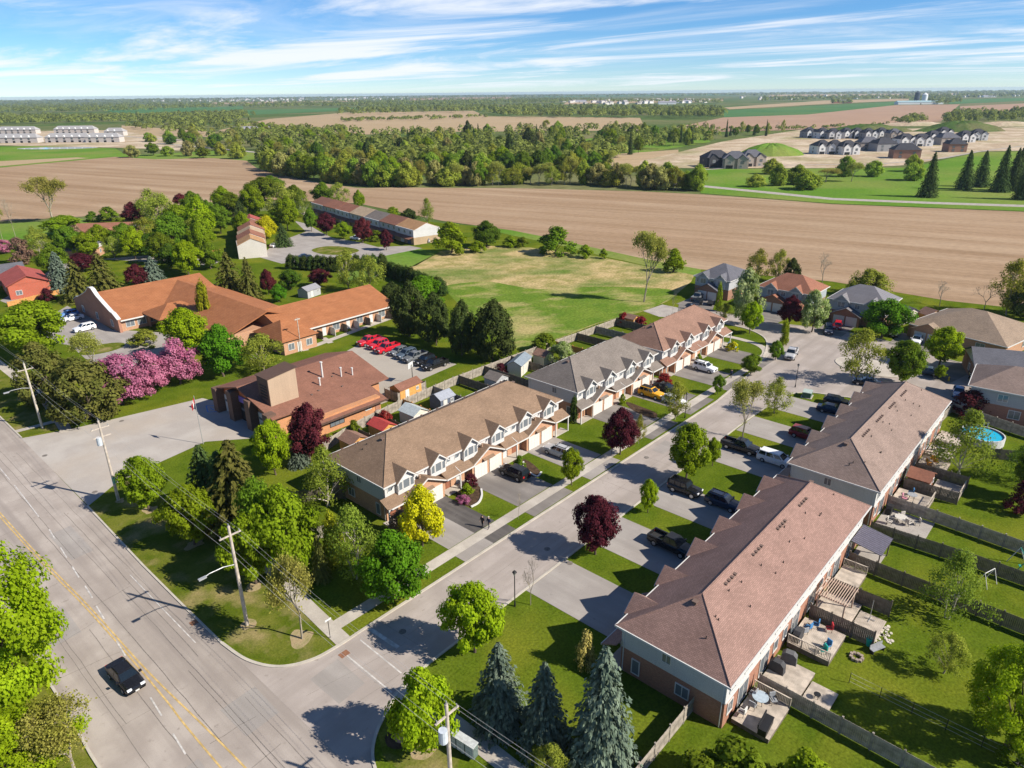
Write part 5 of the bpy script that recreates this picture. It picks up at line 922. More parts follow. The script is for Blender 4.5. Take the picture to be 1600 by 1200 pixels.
# ------------------------------------------------------------------ vehicles (nose towards +x)
CARS = {  # L, W, hood z, belt z, roof z, cabin: rear base, rear roof, front roof, front base ; clearance, wheel r, wheelbase
 'sedan': (4.75,1.84,.92,.98,1.46,-1.75,-1.0,.35,1.15,.22,.33,2.8), 'suv': (4.7,1.9,1.08,1.12,1.74,-2.2,-1.95,.3,1.05,.27,.37,2.75), 'minivan': (5.0,1.98,1.05,1.1,1.76,-2.4,-2.15,.75,1.55,.22,.34,3.0),
 'pickup': (5.7,1.98,1.18,1.2,1.9,-.75,-.55,.75,1.45,.33,.4,3.6), 'jeep': (4.5,1.9,1.15,1.18,1.86,-2.1,-2.05,.35,.65,.35,.42,2.75), 'hatch': (4.2,1.78,.95,1.0,1.5,-1.95,-1.6,.25,1.05,.22,.32,2.6) }
def lerp(a, b, t): return a+(b-a)*t
def car(kind, col, p, head, label, extra=None):
    L, Wd, hz, bz, rz_, rb, rr, frf, fb, gc, wr, wb = CARS[kind]; w = Wd/2
    m = MATS.get('paint_'+col) or plain('paint_'+col, {'black':(.012,.012,.014),'white':(.75,.76,.78),'silver':(.42,.42,.43),'grey':(.14,.15,.16),'navy':(.015,.025,.055),'blue':(.03,.12,.35),'red':(.5,.015,.03),'darkred':(.2,.02,.02),'yellow':(.75,.36,.02),'bluegrey':(.08,.11,.15),'skyblue':(.1,.22,.42)}[col], .12, .32, var=.03, coat=.2)
    t = thing('pickup_truck' if kind == 'pickup' else 'car', label, 'pickup' if kind == 'pickup' else 'car', (p[0], p[1], .03), R_(head))
    def body():
        b = MB(); st = [(-L/2,.82,bz*.62,.1),(-L/2+.08,.95,bz*.97,.02),(-L/2+.5,1,bz,0),(-wb/2,1,bz,0),(0,1,bz,0),(fb*.85,1,bz,0),(fb+.1,.99,hz+.02,0),(L/2-.45,.97,hz-.06,0),(L/2-.12,.9,hz-.16,.02),(L/2,.78,hz*.58,.1)]
        secs = []
        for x, k, zt, zb in st:
            h = [(0,zt+.03),(w*k*.72,zt+.01),(w*k*.92,zt-.06),(w*k,zt-.2),(w*k,gc+.22),(w*k*.94,gc+zb)]
            secs.append([(x,y,z) for y, z in h[::-1]]+[(x,-y,z) for y, z in h[1:]])
        n = len(secs[0])
        for a, c in zip(secs[:-1], secs[1:]):
            for i in range(n-1): b.face([a[i], a[i+1], c[i+1], c[i]])
            b.face([a[n-1], a[0], c[0], c[n-1]])
        b.face(secs[0]); b.face(secs[-1])
        return b
    bd = body()
    if kind == 'pickup':   # lower the bed
        bd.v = [(x, y, min(z, .78) if -L/2+.05 < x < rb-.05 and abs(y) < w*.8 else z) for x, y, z in bd.v]
    rw_ = w*(.8 if kind in ('jeep',) else .72); bw = w*.95
    gh = MB(); base = [(rb,bw),(fb,bw),(fb,-bw),(rb,-bw)]; top = [(rr,rw_),(frf,rw_),(frf,-rw_),(rr,-rw_)]
    B_ = [(x,y,bz-.04) for x, y in base]; T_ = [(x,y,rz_-.06) for x, y in top]; T2 = [(x+(.08 if i in (0,3) else -.1), y*.86, rz_) for i, (x, y) in enumerate(top)]
    for i in range(4): j = (i+1) % 4; gh.face([B_[i], B_[j], T_[j], T_[i]]); gh.face([T_[i], T_[j], T2[j], T2[i]])
    gh.face(T2); bd.v, bd.f, bd.m = bd.v+gh.v, bd.f+[tuple(i+len(bd.v) for i in f) for f in gh.f], bd.m+gh.m
    key = (kind, col); put('body', cached(('body',)+key, lambda: bd.mesh('body', m, 35)), t)
    def quad(a, b, c, d, fx0=.06, fx1=.94, fz0=.14, fz1=.93, off=.012):
        a, b, c, d = map(Vector, (a, b, c, d)); n = (b-a).cross(d-a).normalized(); ctr = (B_c)
        if n.dot((a+c)/2-ctr) < 0: n = -n
        f = lambda u, v: (a.lerp(b, u)).lerp(d.lerp(c, u), v)+n*off
        return [f(fx0,fz0), f(fx1,fz0), f(fx1,fz1), f(fx0,fz1)]
    B_c = Vector((0,0,bz+.2))
    put('windshield', cached(('ws', kind), lambda: MB().face(quad(B_[1],B_[2],T_[2],T_[1])).mesh('windshield', carglass)), t); put('rear_window', cached(('rw', kind), lambda: MB().face(quad(B_[3],B_[0],T_[0],T_[3])).mesh('rear_window', carglass)), t)
    nw = 2 if kind in ('sedan','pickup','hatch') else 3
    for s, (i, j) in ((1,(0,1)),(-1,(3,2))):
        for k in range(nw): put('side_window', cached(('sw', kind, s, k), lambda: MB().face(quad(B_[i],B_[j],T_[j],T_[i],(k+.07)/nw+.02*(k == 0),(k+.94)/nw-.02*(k == nw-1))).mesh('side_window', carglass)), t)
        put('side_mirror', cached(('mir', col), lambda: MB().box(-.1,.1,-.12,.12,-.08,.08).mesh('side_mirror', m)), t, (fb-.25, s*(w+.1), bz+.05))
        put('headlight', cached('hl', lambda: MB().box(-.1,.06,-.2,.2,-.08,.09).mesh('headlight', lens_w)), t, (L/2-.1, s*w*.64, hz*.78)); put('taillight', cached('tl', lambda: MB().box(-.05,.08,-.14,.14,-.12,.12).mesh('taillight', lens_r)), t, (-L/2+.04, s*w*.7, bz*.8))
        for x in (wb/2, -wb/2):
            wh = put('wheel', cached(('ty', wr), lambda: MB().tube((0,-.12,0),(0,.12,0),wr,wr,16).mesh('wheel', tyre_m, 40)), t, (x, s*(w-.1), wr-.02)); put('rim', cached(('rim', wr), lambda: MB().tube((0,-.135,0),(0,.135,0),wr*.62,wr*.62,10).mesh('rim', chrome)), wh)
    put('grille', cached('gr', lambda: MB().box(-.05,.05,-.42,.42,-.1,.1).mesh('grille', black)), t, (L/2-.01, 0, hz*.62)); put('licence_plate', cached('lp', lambda: MB().box(-.02,.03,-.17,.17,-.07,.07).mesh('licence_plate', white)), t, (L/2+.02, 0, gc+.22))
    put('bumper', cached(('bp', kind), lambda: MB().box(-.1,.06,-w*.84,w*.84,-.1,.1).mesh('bumper', black)), t, (-L/2+.06, 0, gc+.2))
    if kind == 'pickup':
        put('cargo_bed', cached('bed', lambda: MB().box(-L/2+.1, rb-.1, -w*.78, w*.78, .74, .84).mesh('cargo_bed', P4('bed_liner', (.03,.03,.03)))), t)
        for s in (-1, 1): put('bed_side', cached(('bs', col, s), lambda: MB().box(-L/2+.05, rb-.02, s*w*.86-.09, s*w*.86+.09, .7, bz+.07).mesh('bed_side', m)), t)
        put('tailgate', cached(('tg', col), lambda: MB().box(-L/2+.02, -L/2+.12, -w*.85, w*.85, .6, bz+.05).mesh('tailgate', m)), t)
    if kind == 'jeep': put('spare_wheel', cached('spw', lambda: MB().tube((-.25,0,0),(0,0,0),.4,.4,16).mesh('spare_wheel', tyre_m)), t, (-L/2, 0, 1.0))
    if extra == 'rack': put('roof_rack', cached(('rack', kind), lambda: MB().box(rr+.1, frf-.1, -rw_*.8, -rw_*.72, rz_, rz_+.08).box(rr+.1, frf-.1, rw_*.72, rw_*.8, rz_, rz_+.08).box(rr+.3, rr+.36, -rw_*.8, rw_*.8, rz_+.05, rz_+.1).box(frf-.4, frf-.34, -rw_*.8, rw_*.8, rz_+.05, rz_+.1).mesh('roof_rack', black)), t)
    if extra == 'blacktop': put('roof_panel', cached(('bt', kind), lambda: MB().face([(x*1.0,y*.98,rz_+.012) for x, y, _ in T2]).mesh('roof_panel', black)), t)
    return t
car('sedan','black',tuple(G(196,1056,.6))[:2],-88,'black sedan driving alone on the main road')
car('suv','black',(64.6,57.9),90,'dark SUV parked before the second garage pair'); car('suv','silver',(73.6,57.2),92,'silver SUV on the third concrete driveway','rack'); car('hatch','navy',(49.0,58.6),90,'navy hatchback mostly hidden by the yellow tree')
car('suv','yellow',(101.5,58.2),-90,'yellow SUV with black roof on the grey row driveway','blacktop'); car('hatch','white',(101.4,53.6),-92,'white hatchback nose out behind the yellow SUV'); car('sedan','black',(105.3,57.6),-90,'black car beside the yellow SUV')
car('suv','white',(119.0,57.0),-92,'white SUV before the brown roofed row','rack'); car('pickup','silver',(137.2,47.4),192,'silver pickup parked at the turning circle')
car('pickup','black',(64.0,32.6),-92,'black pickup on the driveway by the wine maple'); car('jeep','black',(76.3,37.6),-88,'black boxy jeep on the driveway near the street'); car('suv','navy',(76.6,32.2),-90,'navy SUV ahead of the black jeep','rack'); car('pickup','black',(92.6,37.4),-88,'black pickup by the small green street tree'); car('minivan','white',(92.2,31.9),-90,'white minivan ahead of the black pickup'); car('suv','darkred',(102.9,31.6),-90,'dark red SUV close to the mauve roofed row'); car('sedan','navy',(115.2,31.8),-80,'navy sedan at the last mauve row garage'); car('hatch','black',(119.2,32.4),-80,'black hatchback beside the navy sedan')
car('suv','navy',(157.6,47.2),200,'navy SUV at the metal roofed semi'); car('hatch','red',(162.2,46.8),195,'red car beside the metal roofed semi garage'); car('sedan','black',(165.2,35.6),185,'black sedan under the bungalow eaves'); car('suv','white',(162.4,30.6),185,'white SUV at the bungalow'); car('sedan','black',(131.4,31.2),100,'black sedan parked under the olive island tree'); car('sedan','bluegrey',(144.5,24.6),100,'blue grey car seen between island trees'); car('sedan','skyblue',(137.0,17.6),190,'sky blue sedan by the purple leaved bush'); car('suv','black',(148.6,17.3),190,'black SUV in shade before the low dark garage')
car('suv','black',(158.0,79.6),190,'black SUV before the slate roofed semi'); car('pickup','grey',(163.4,82.3),10,'dark pickup with ladder rack beside the slate roofed semi')
for x, y, k, c, l in ((86.6,119.3,'pickup','red','red pickup at the far end of the car park row'),(86.4,116.0,'suv','red','red SUV between two red pickups'),(86.2,112.7,'pickup','red','red pickup beside the dark cars'),(86.6,109.6,'hatch','grey','small dark hatchback next to the red pickup'),(86.4,106.9,'suv','bluegrey','blue grey SUV in the car park row'),(86.5,104.2,'pickup','grey','grey pickup in the car park row'),(86.4,101.2,'suv','black','black SUV in the car park row'),(86.2,98.0,'pickup','black','black pickup at the near end of the car park row')): car(k, c, (x, y), 180+random.uniform(-3, 3), l)
car('hatch','blue',(51.4,193.0),180,'bright blue car at the care home gable'); car('sedan','white',(50.8,188.6),180,'white sedan beside the bright blue car'); car('suv','white',(49.6,177.4),182,'white SUV by the planting bed'); car('sedan','navy',(126.4,205.4),-20,'navy car at the far grass circle'); car('suv','white',(156.4,218.0),100,'white SUV parked below the far wine maples'); car('sedan','white',(130.2,229.8),20,'white car beside the stepped townhouse row'); car('suv','silver',(171.0,193.6),20,'silver SUV by the white gable end')
sheet('street', px((460,345),(478,362),(430,380),(405,402),(440,412),(480,408),(540,408),(600,400),(660,388),(640,384),(590,386),(560,378),(520,372),(500,362),(480,350)), .03, drive_pale); sheet('grass_circle', smooth_line(px((487,391),(505,385.5),(530,385),(556,389),(560,393),(540,398),(505,397.5)), 5, True), .06, verge)
for q in (((520,345),(470,352)), ((560,368),(500,352))): pass
# trailer and boat by the slate roofed semi, blue bin
tr = thing('utility_trailer', 'black utility trailer in front of the slate roofed semi', 'trailer', (161.5,77.3,0), R_(20)); MB().box(-1.6,1.6,-.9,.9,.55,.65).box(-1.6,1.6,-.95,-.88,.65,1.0).box(-1.6,1.6,.88,.95,.65,1.0).build('deck', black, tr); MB().tube((1.6,0,.6),(2.7,0,.5),.05,.05,6).build('drawbar', steel, tr)
for s in (-1, 1): MB().tube((0,s*1.0-.1,.33),(0,s*1.0+.1,.33),.33,.33,14).build('wheel', tyre_m, tr)
def binobj(p, m, label):
    t = thing('wheeled_bin', label, 'bin', (p[0], p[1], 0)); MB().prism([(-.3,.1),(.3,.1),(.36,1.0),(-.36,1.0)], 'y', -.35, .35).build('body', m, t); MB().slab([(-.4,-.4,1.08),(.4,-.4,1.08),(.4,.42,1.04),(-.4,.42,1.04)], .07).build('lid', m, t)
    for s in (-1, 1): MB().tube((-.34,s*.3-.04,.12),(-.34,s*.3+.04,.12),.12,.12,10).build('wheel', tyre_m, t)
blue_p = plain('blue_plastic', (.04,.2,.5), .5); binobj((134.6,59.4), blue_p, 'blue recycling bin at the brown row corner'); binobj((134.6,58.4), blue_p, 'second blue bin at the brown row corner')
# ------------------------------------------------------------------ people
def person(p, head, shirt, trousers, label, stride=.22, h=1.72):
    t = thing('person', label, 'person', (p[0], p[1], .035), R_(head)); k = h/1.75
    J = dict(pel=(0,0,.95),wai=(0,0,1.1),che=(.02,0,1.35),nec=(.03,0,1.52),hea=(.04,0,1.66),kl=(stride*.5,.1,.5),fl=(stride*.8,.1,.06),tl=(stride*.8+.18,.1,.04),kr=(-stride*.1,-.1,.5),fr=(-stride*.95,-.1,.1),tr=(-stride*.95+.17,-.1,.04),hl=(0,.1,.9),hr=(0,-.1,.9),sl=(.02,.2,1.42),sr=(.02,-.2,1.42),el=(-.06,.26,1.15),er=(.08,-.26,1.15),wl=(.05,.25,.92),wr=(.22,-.24,.96),ml=(.1,.25,.84),mr=(.28,-.23,.9))
    E_ = [('pel','wai'),('wai','che'),('che','nec'),('nec','hea'),('pel','hl'),('pel','hr'),('hl','kl'),('kl','fl'),('fl','tl'),('hr','kr'),('kr','fr'),('fr','tr'),('che','sl'),('che','sr'),('sl','el'),('el','wl'),('wl','ml'),('sr','er'),('er','wr'),('wr','mr')]
    Rr = dict(pel=.15,wai=.14,che=.17,nec=.065,hea=.105,kl=.065,fl=.05,tl=.035,kr=.065,fr=.05,tr=.035,hl=.1,hr=.1,sl=.08,sr=.08,el=.05,er=.05,wl=.035,wr=.035,ml=.04,mr=.04)
    ks = list(J); me = bpy.data.meshes.new('body'); me.from_pydata([tuple(c*k for c in J[a]) for a in ks], [(ks.index(a), ks.index(b)) for a, b in E_], [])
    sk = plain('skin_'+label[:12], (.5,.3,.22), .6) if 'skin' not in MATS else MATS['skin']; MATS['skin'] = sk
    for mm in (sk, shirt, trousers): me.materials.append(mm)
    o = put('body', me, t); md = o.modifiers.new('skin', 'SKIN'); me.skin_vertices or None
    for i, a in enumerate(ks): sv = me.skin_vertices[0].data[i]; sv.radius = (Rr[a]*k, Rr[a]*k*(1.25 if a in ('che','pel','wai') else 1)); sv.use_root = a == 'pel'
    o.modifiers.new('sub', 'SUBSURF').levels = 1; o.modifiers['sub'].render_levels = 1
    dg = bpy.context.evaluated_depsgraph_get(); m2 = bpy.data.meshes.new_from_object(o.evaluated_get(dg)); o.modifiers.clear(); o.data = m2
    m2.materials.clear()
    for mm in (sk, shirt, trousers): m2.materials.append(mm)
    for pl in m2.polygons: z = pl.center.z/k; pl.material_index = 0 if z > 1.5 or (z < 1.0 and abs(pl.center.y) > .2*k) else (1 if z > .95 else 2)
    hm = MB(); c = Vector((.03*k,0,1.72*k))
    for i in range(8):
        for j in range(3):
            f = lambda a, b: (c.x+.12*k*math.cos(a)*math.cos(b), .115*k*math.sin(a)*math.cos(b), c.z+.1*k*math.sin(b)); a0, a1, b0, b1 = i*math.pi/4, (i+1)*math.pi/4, -.3+j*.63, -.3+(j+1)*.63; hm.face([f(a0,b0), f(a1,b0), f(a1,b1), f(a0,b1)])
    hm.build('hair', P4('hair_'+label[:6], (.5,.46,.4) if 'pale' in label else (.06,.045,.035)), t); return t
dark_c = plain('dark_cloth', (.02,.02,.025), .9); grey_c = plain('grey_cloth', (.1,.1,.11), .9); navy_c = plain('navy_cloth', (.02,.03,.07), .9)
pA, pB = G(754,824), G(764,826); person(pA, 182, dark_c, dark_c, 'person in dark clothes walking at the dark driveway end'); person(pB, 176, navy_c, grey_c, 'pale haired person in navy top walking beside another')
person(G(1142,591), 20, navy_c, dark_c, 'person in dark top on the sidewalk by the white SUV')
# ------------------------------------------------------------------ poles, wires, lamps
def upole(p, h, label, lamp=None, tf=False, arms=1, m=None):
    t = thing('utility_pole', label, 'utility pole', (p[0], p[1], 0)); MB().tube((0,0,0),(0,0,h),.2,.13,10).build('pole', m or polewood, t)
    for k in range(arms): MB().box(-1.1,1.1,-.06,.06,h-1.1-k*1.2,h-.97-k*1.2).build('crossarm', polewood, t)
    for x in (-.95,0,.95): MB().tube((x,0,h-1 if x else h),(x,0,h-.72 if x else h+.3),.06,.04,6).build('insulator', steel, t)
    MB().box(-.25,.25,-.3,.3,0,.05).build('footing', earth, t)
    if lamp:
        a = lamp; z = h*.63; pts = [(0,0,z),(-1.2,0,z+.35),(-2.6,0,z+.4),(-3.0,0,z+.3)]; m_ = MB()
        for q, r in zip(pts[:-1], pts[1:]): m_.tube(q, r, .05, .05, 6)
        m_.build('lamp_arm', steel, t); MB().box(-3.7,-2.95,-.15,.15,z+.18,z+.33).build('lamp_head', steel, t)
    if tf: MB().tube((-.45,0,h*.72),(-.45,0,h*.72+1.1),.32,.32,12).build('transformer', P4('tank', (.5,.55,.6)), t); MB().box(-.2,.2,-.45,-.2,2.8,3.6).build('meter_box', P4('teal_box', (.15,.4,.36)), t)
    return t
pl = [(25.8,126.6,11.3),(25.1,93.7,11.8),(24.2,58.5,11.9),(*tuple(G(697,1097,11.4))[:2],11.2)]
upole(pl[0], pl[0][2], 'pale utility pole with street light across the apron', 1, m=bark_pale); upole(pl[1], pl[1][2], 'utility pole carrying a grey transformer at the apron', None, True, 2); upole(pl[2], pl[2][2], 'utility pole with street light on the corner verge', 1); upole(pl[3], pl[3][2], 'utility pole beside the grey mail boxes', None, True)
wr_m = plain('wire', (.42,.41,.4), .5)
chain = [(26.3,165,11.5)]+pl+[(26.9,-10,11.4)]
for k, (a, b) in enumerate(zip(chain[:-1], chain[1:])):
    for q, (dx, dz) in enumerate(((0,.25),(-.95,-.75),(.95,-.75),(0,-3.4))):
        m = MB(); n = 12; pts = [(a[0]+(b[0]-a[0])*i/n+dx, a[1]+(b[1]-a[1])*i/n, a[2]+(b[2]-a[2])*i/n+dz-1.0*4*(i/n)*(1-i/n)*.6) for i in range(n+1)]
        for u, v in zip(pts[:-1], pts[1:]): m.tube(u, v, .008 if q < 3 else .012, .008 if q < 3 else .012, 4, caps=False)
        tag(m.build('overhead_wire', wr_m), 'overhead wire strung between the utility poles along the main road', 'wire', 'overhead wires')
def lamp(p, label):
    t = thing('street_lamp', label, 'street lamp', (p[0], p[1], 0)); MB().tube((0,0,0),(0,0,.5),.11,.09,10).tube((0,0,.5),(0,0,4.0),.055,.05,8).build('post', black, t); MB().tube((0,0,4.0),(0,0,4.35),.1,.2,8).build('lantern', P4('lantern_glass', (.3,.3,.28)), t); MB().tube((0,0,4.35),(0,0,4.6),.26,.05,8).build('cap', black, t)
lamp((44.3,39.8), 'black post lamp beside the bare sapling'); lamp((97.4,49.3), 'black post lamp beside the loose green tree'); lamp((122.0,40.6), 'black post lamp near the green utility box')
fp = thing('flagpole', 'slim flagpole on the edge of the fire hall apron', 'flagpole', (40.4,101,0)); MB().tube((0,0,0),(0,0,8.2),.06,.04,8).build('pole', steel, fp); fl = MB()
for i in range(6): fl.face([(-.1*i,.09*math.sin(i*1.3),8.0-.2*i),(-.1*(i+1),.09*math.sin((i+1)*1.3),8.0-.2*(i+1)),(-.1*(i+1),.09*math.sin((i+1)*1.3),7.1-.22*(i+1)),(-.1*i,.09*math.sin(i*1.3),7.1-.22*i)], 1 if 2 <= i <= 3 else 0)
fl.build('flag', [P4('flag_red', (.5,.03,.04)), white], fp)
hp = thing('basketball_hoop', 'basketball hoop at the corner of the car park', 'basketball hoop', (78.2,95.4,0), R_(20)); MB().tube((0,0,0),(0,0,3.6),.07,.06,8).build('post', black, hp); MB().box(-.9,.9,.25,.3,2.9,4.0).build('backboard', P4('board', (.55,.55,.55)), hp)
rim = MB()
for i in range(12): a, b = 2*math.pi*i/12, 2*math.pi*(i+1)/12; rim.tube((.23*math.cos(a),.55+.23*math.sin(a),3.05),(.23*math.cos(b),.55+.23*math.sin(b),3.05),.015,.015,4)
rim.build('rim', P4('rim_orange', (.6,.15,.03)), hp); MB().box(-.35,.35,-.5,.4,0,.25).build('base', black, hp)
ub = thing('utility_box', 'dark green utility box on the lawn', 'utility box', (119.2,37.4,0), R_(10)); gbx = plain('box_green', (.06,.13,.09), .6); MB().box(-.9,.9,-.7,.7,.1,1.0).build('cabinet', gbx, ub); MB().slab([(-.95,-.75,1.08),(.95,-.75,1.08),(.95,.75,1.08),(-.95,.75,1.08)], .09).build('lid', P4('lid_pale', (.35,.42,.38)), ub); MB().box(-1.1,1.1,-.9,.9,0,.1).build('pad', conc, ub)
mbx = thing('community_mailbox', 'bank of grey community mail boxes by the sidewalk', 'mail box', (28.2,31.2,0), R_(96)); mm_ = plain('mail_grey', (.5,.52,.52), .5); md_ = plain('mail_dark', (.12,.16,.15), .6)
for k in range(3):
    x = (k-1)*.92; cab = MB().box(x-.44,x+.44,-.3,.3,.35,1.6).build('cabinet', md_, mbx); MB().slab([(x-.46,-.36,1.72),(x+.46,-.36,1.72),(x+.46,.36,1.66),(x-.46,.36,1.66)], .08).build('top', mm_, cab)
    for r in range(4):
        for c in range(2): MB().box(x-.4+c*.41,x-.02+c*.41,.3,.32,.42+r*.29,.67+r*.29).build('box_door', mm_, cab)
    MB().box(x-.1,x+.1,-.12,.12,0,.35).build('pedestal', steel, mbx)
rk = G(628,1148); bs = thing('boulder_sign', 'brown boulder with an oval sign at the corner', 'boulder sign', rk); b = MB()
for i in range(10):
    for j in range(5):
        f = lambda i, j: ((.95+.1*math.sin(i*2.3+j))*math.cos(2*math.pi*(i % 10)/10)*math.cos(j*.31), (.6+.06*math.sin(i*3+j*2))*math.sin(2*math.pi*(i % 10)/10)*math.cos(j*.31), 1.2*math.sin(j*.31)*(1+.06*math.sin(i*1.7))); b.face([f(i,j), f(i+1,j), f(i+1,j+1), f(i,j+1)])
b.build('boulder', P4('boulder_stone', (.3,.2,.14)), bs, smooth=50); MB().prism([(.55*math.cos(a*.3927),.75+.33*math.sin(a*.3927)) for a in range(16)], 'y', -.66, -.5).build('sign_panel', P4('sign_blue', (.4,.5,.62)), bs); bs.rotation_euler.z = R_(35)
sheet('bare_earth', ellipse(rk.x, rk.y, 1.5, 1.2, 16, 0, .1), .02, mulch)
def signpost(p, h, m, label, wv=.5, hv=.6, rz=0): t = thing('sign_post', label, 'sign', p, rz); MB().tube((0,0,0),(0,0,h),.035,.035,6).build('post', black, t); MB().box(-wv/2,wv/2,-.05,-.03,h-hv,h).build('panel', m, t); return t
signpost(G(516,997), 2.4, P4('sign_pale', (.6,.62,.63)), 'pale street sign on the corner sidewalk', .7, .2); signpost(G(955,710), 1.6, white, 'white sale sign at the wine maple', .6, .8, R_(30))
ac = thing('lawn_cabinet', 'low white utility cabinet under the olive pine', 'utility box', G(132,651)); MB().box(-.7,.7,-.5,.5,.12,.75).build('cabinet', P4('cab_pale', (.5,.5,.48)), ac); MB().box(-1.1,1.1,-.9,.9,0,.12).build('pad', conc, ac)
hy = thing('fire_hydrant', 'yellow hydrant on the turf by the bungalow drive', 'hydrant', G(1482,595)); MB().tube((0,0,0),(0,0,.7),.13,.12,10).tube((0,0,.7),(0,0,.85),.15,.05,10).tube((-.22,0,.5),(.22,0,.5),.07,.07,8).build('barrel', P4('hyd', (.6,.45,.03)), hy); MB().tube((0,0,0),(0,0,.06),.2,.2,10).build('flange', P4('hyd', (.6,.45,.03)), hy)
# ------------------------------------------------------------------ fences: posts and boarded panels
def panel_mesh(L, h, m):
    def f():
        b = MB(); n = max(3, int(L/.155)); wv = L/n
        for i in range(n): dz = random.uniform(-.015, .015); b.box(i*wv+.006, (i+1)*wv-.006, -.012+random.uniform(-.006,.006), .012, .06, h+dz)
        b.box(0, L, .012, .05, .35, .44); b.box(0, L, .012, .05, h-.35, h-.26); return b.mesh('fence_panel', m)
    return cached(('fp', round(L, 1), h, m.name), f)
def fence(pts, label, h=1.75, m=None, rail=False):
    m = m or fence_grey; t = thing('board_fence', label, 'fence', (*pts[0], 0)); o = Vector(pts[0])
    for a, b in zip(pts[:-1], pts[1:]):
        a, b = Vector(a)-o, Vector(b)-o; L = (b-a).length; n = max(1, round(L/2.4)); an = math.atan2((b-a).y, (b-a).x); s = round(L/n, 1)
        for i in range(n+1):
            p = a.lerp(b, i/n); put('post', cached(('post', h, m.name), lambda: MB().box(-.06,.06,-.06,.06,0,h+.12).box(-.08,.08,-.08,.08,h+.12,h+.17).mesh('post', m)), t, (p.x, p.y, 0), an)
            if i < n: put('fence_panel', panel_mesh(s, h, m), t, (p.x, p.y, 0), an, ((L/n)/s, 1, 1))
    return t
fence([(50.5,84.2),(58,86.4),(66,87.5),(82,88.4),(104,87.6),(118,86.6),(132,86)], 'long weathered board fence behind the left townhouse rows', m=fence_grey)
for x, y0, y1, l, m in ((57.4,74.2,86,'yard fence between orange sheds',fence_dark),(63,74.2,87,'yard fence beside the red roofed shed',fence_dark),(69.5,74.2,87.6,'yard fence with new orange boards',fence_orange),(76.8,74.2,88,'yard fence beside the navy shed',fence_grey),(83.4,73.8,88.2,'dark yard fence at the grey shed',fence_dark),(90,73,88.2,'yard fence by the long slate shed',fence_dark),(97.4,73,87.8,'yard fence by the playhouse shed',fence_dark),(110,72.4,87,'new cedar yard fence behind the brown row',fence_orange),(117.4,72,86.6,'yard fence behind the brown roofed row',fence_dark),(124,72,86.4,'grey yard fence behind the brown roofed row',fence_grey),(131.6,72,86,'last yard fence behind the brown roofed row',fence_dark)): fence([(x,y0),(x,y1)], l, m=m)
fence([(111,86.9),(117,86.4)], 'short stretch of bright new cedar fence', m=fence_orange) if False else None
fence([(39.5,76),(45.3,71)], 'dark fence at the gable end of the tan row', m=fence_dark); fence([(36.3,66.5),(41.5,64)], 'low fence hidden among corner garden trees', m=fence_grey); fence([(70.4,93.8),(70.4,90.2),(77.2,90.6),(77.2,93.6)], 'board screen around the fire hall shed', m=fence_grey)
fence([(45.0,19.1),(30.8,19.1)], 'pale board fence beside the tallest blue spruce')
fence([(50.5,15.9),(50.3,4),(50,-16)], 'long fence between the first two rear yards'); fence([(62.6,15.9),(62.6,9.8)], 'privacy screen beside the crowded deck',1.9,fence_dark); fence([(68.3,15.9),(68.3,9.9)], 'privacy screen beside the pergola',1.9,fence_dark); fence([(74.4,15.9),(74.4,7.5),(74.2,-1),(74,-18)], 'long dark fence past the gazebo',1.8,fence_dark); fence([(82.4,16),(83,6),(83,0),(82.8,-16)], 'long dark fence at the gap between the right rows',1.8,fence_dark); fence([(90.3,16.3),(90.2,10.7),(89.6,1),(89,-14)], 'long fence past the stone patio'); fence([(96.3,15.9),(96.6,9.6)], 'short fence by the rust shed',1.8,fence_dark); fence([(102,15.9),(102,9.5)], 'short fence behind the mauve roofed row',1.8,fence_dark); fence([(113.2,10),(115.4,5.6),(116.6,-8)], 'dark fence beside the pool lawn',1.7,fence_dark); fence([(120.5,17.2),(128.2,16.8),(125,6),(122.8,-6)], 'board fence around the round pool yard',1.7,fence_grey)
fence([(172,37),(184,33)], 'fence by the field edge sheds', m=fence_grey); fence([(44,214.5),(57,218)], 'orange board fence below the red roofed house',1.3,fence_orange); fence(px((305,402),(345,398)), 'orange fence at the stepped townhouse row',1.7,fence_orange)
wf = thing('wire_fence', 'thin wire fence across the near yard', 'fence', (56.6,10,0))
for k in range(7): MB().tube((0,-k*2.6,0),(0,-k*2.6,1.2),.03,.03,6).build('post', black, wf)
for z in (.2,.65,1.15): MB().tube((0,0,z),(0,-15.6,z),.012,.012,4).build('wire', wr_m, wf)
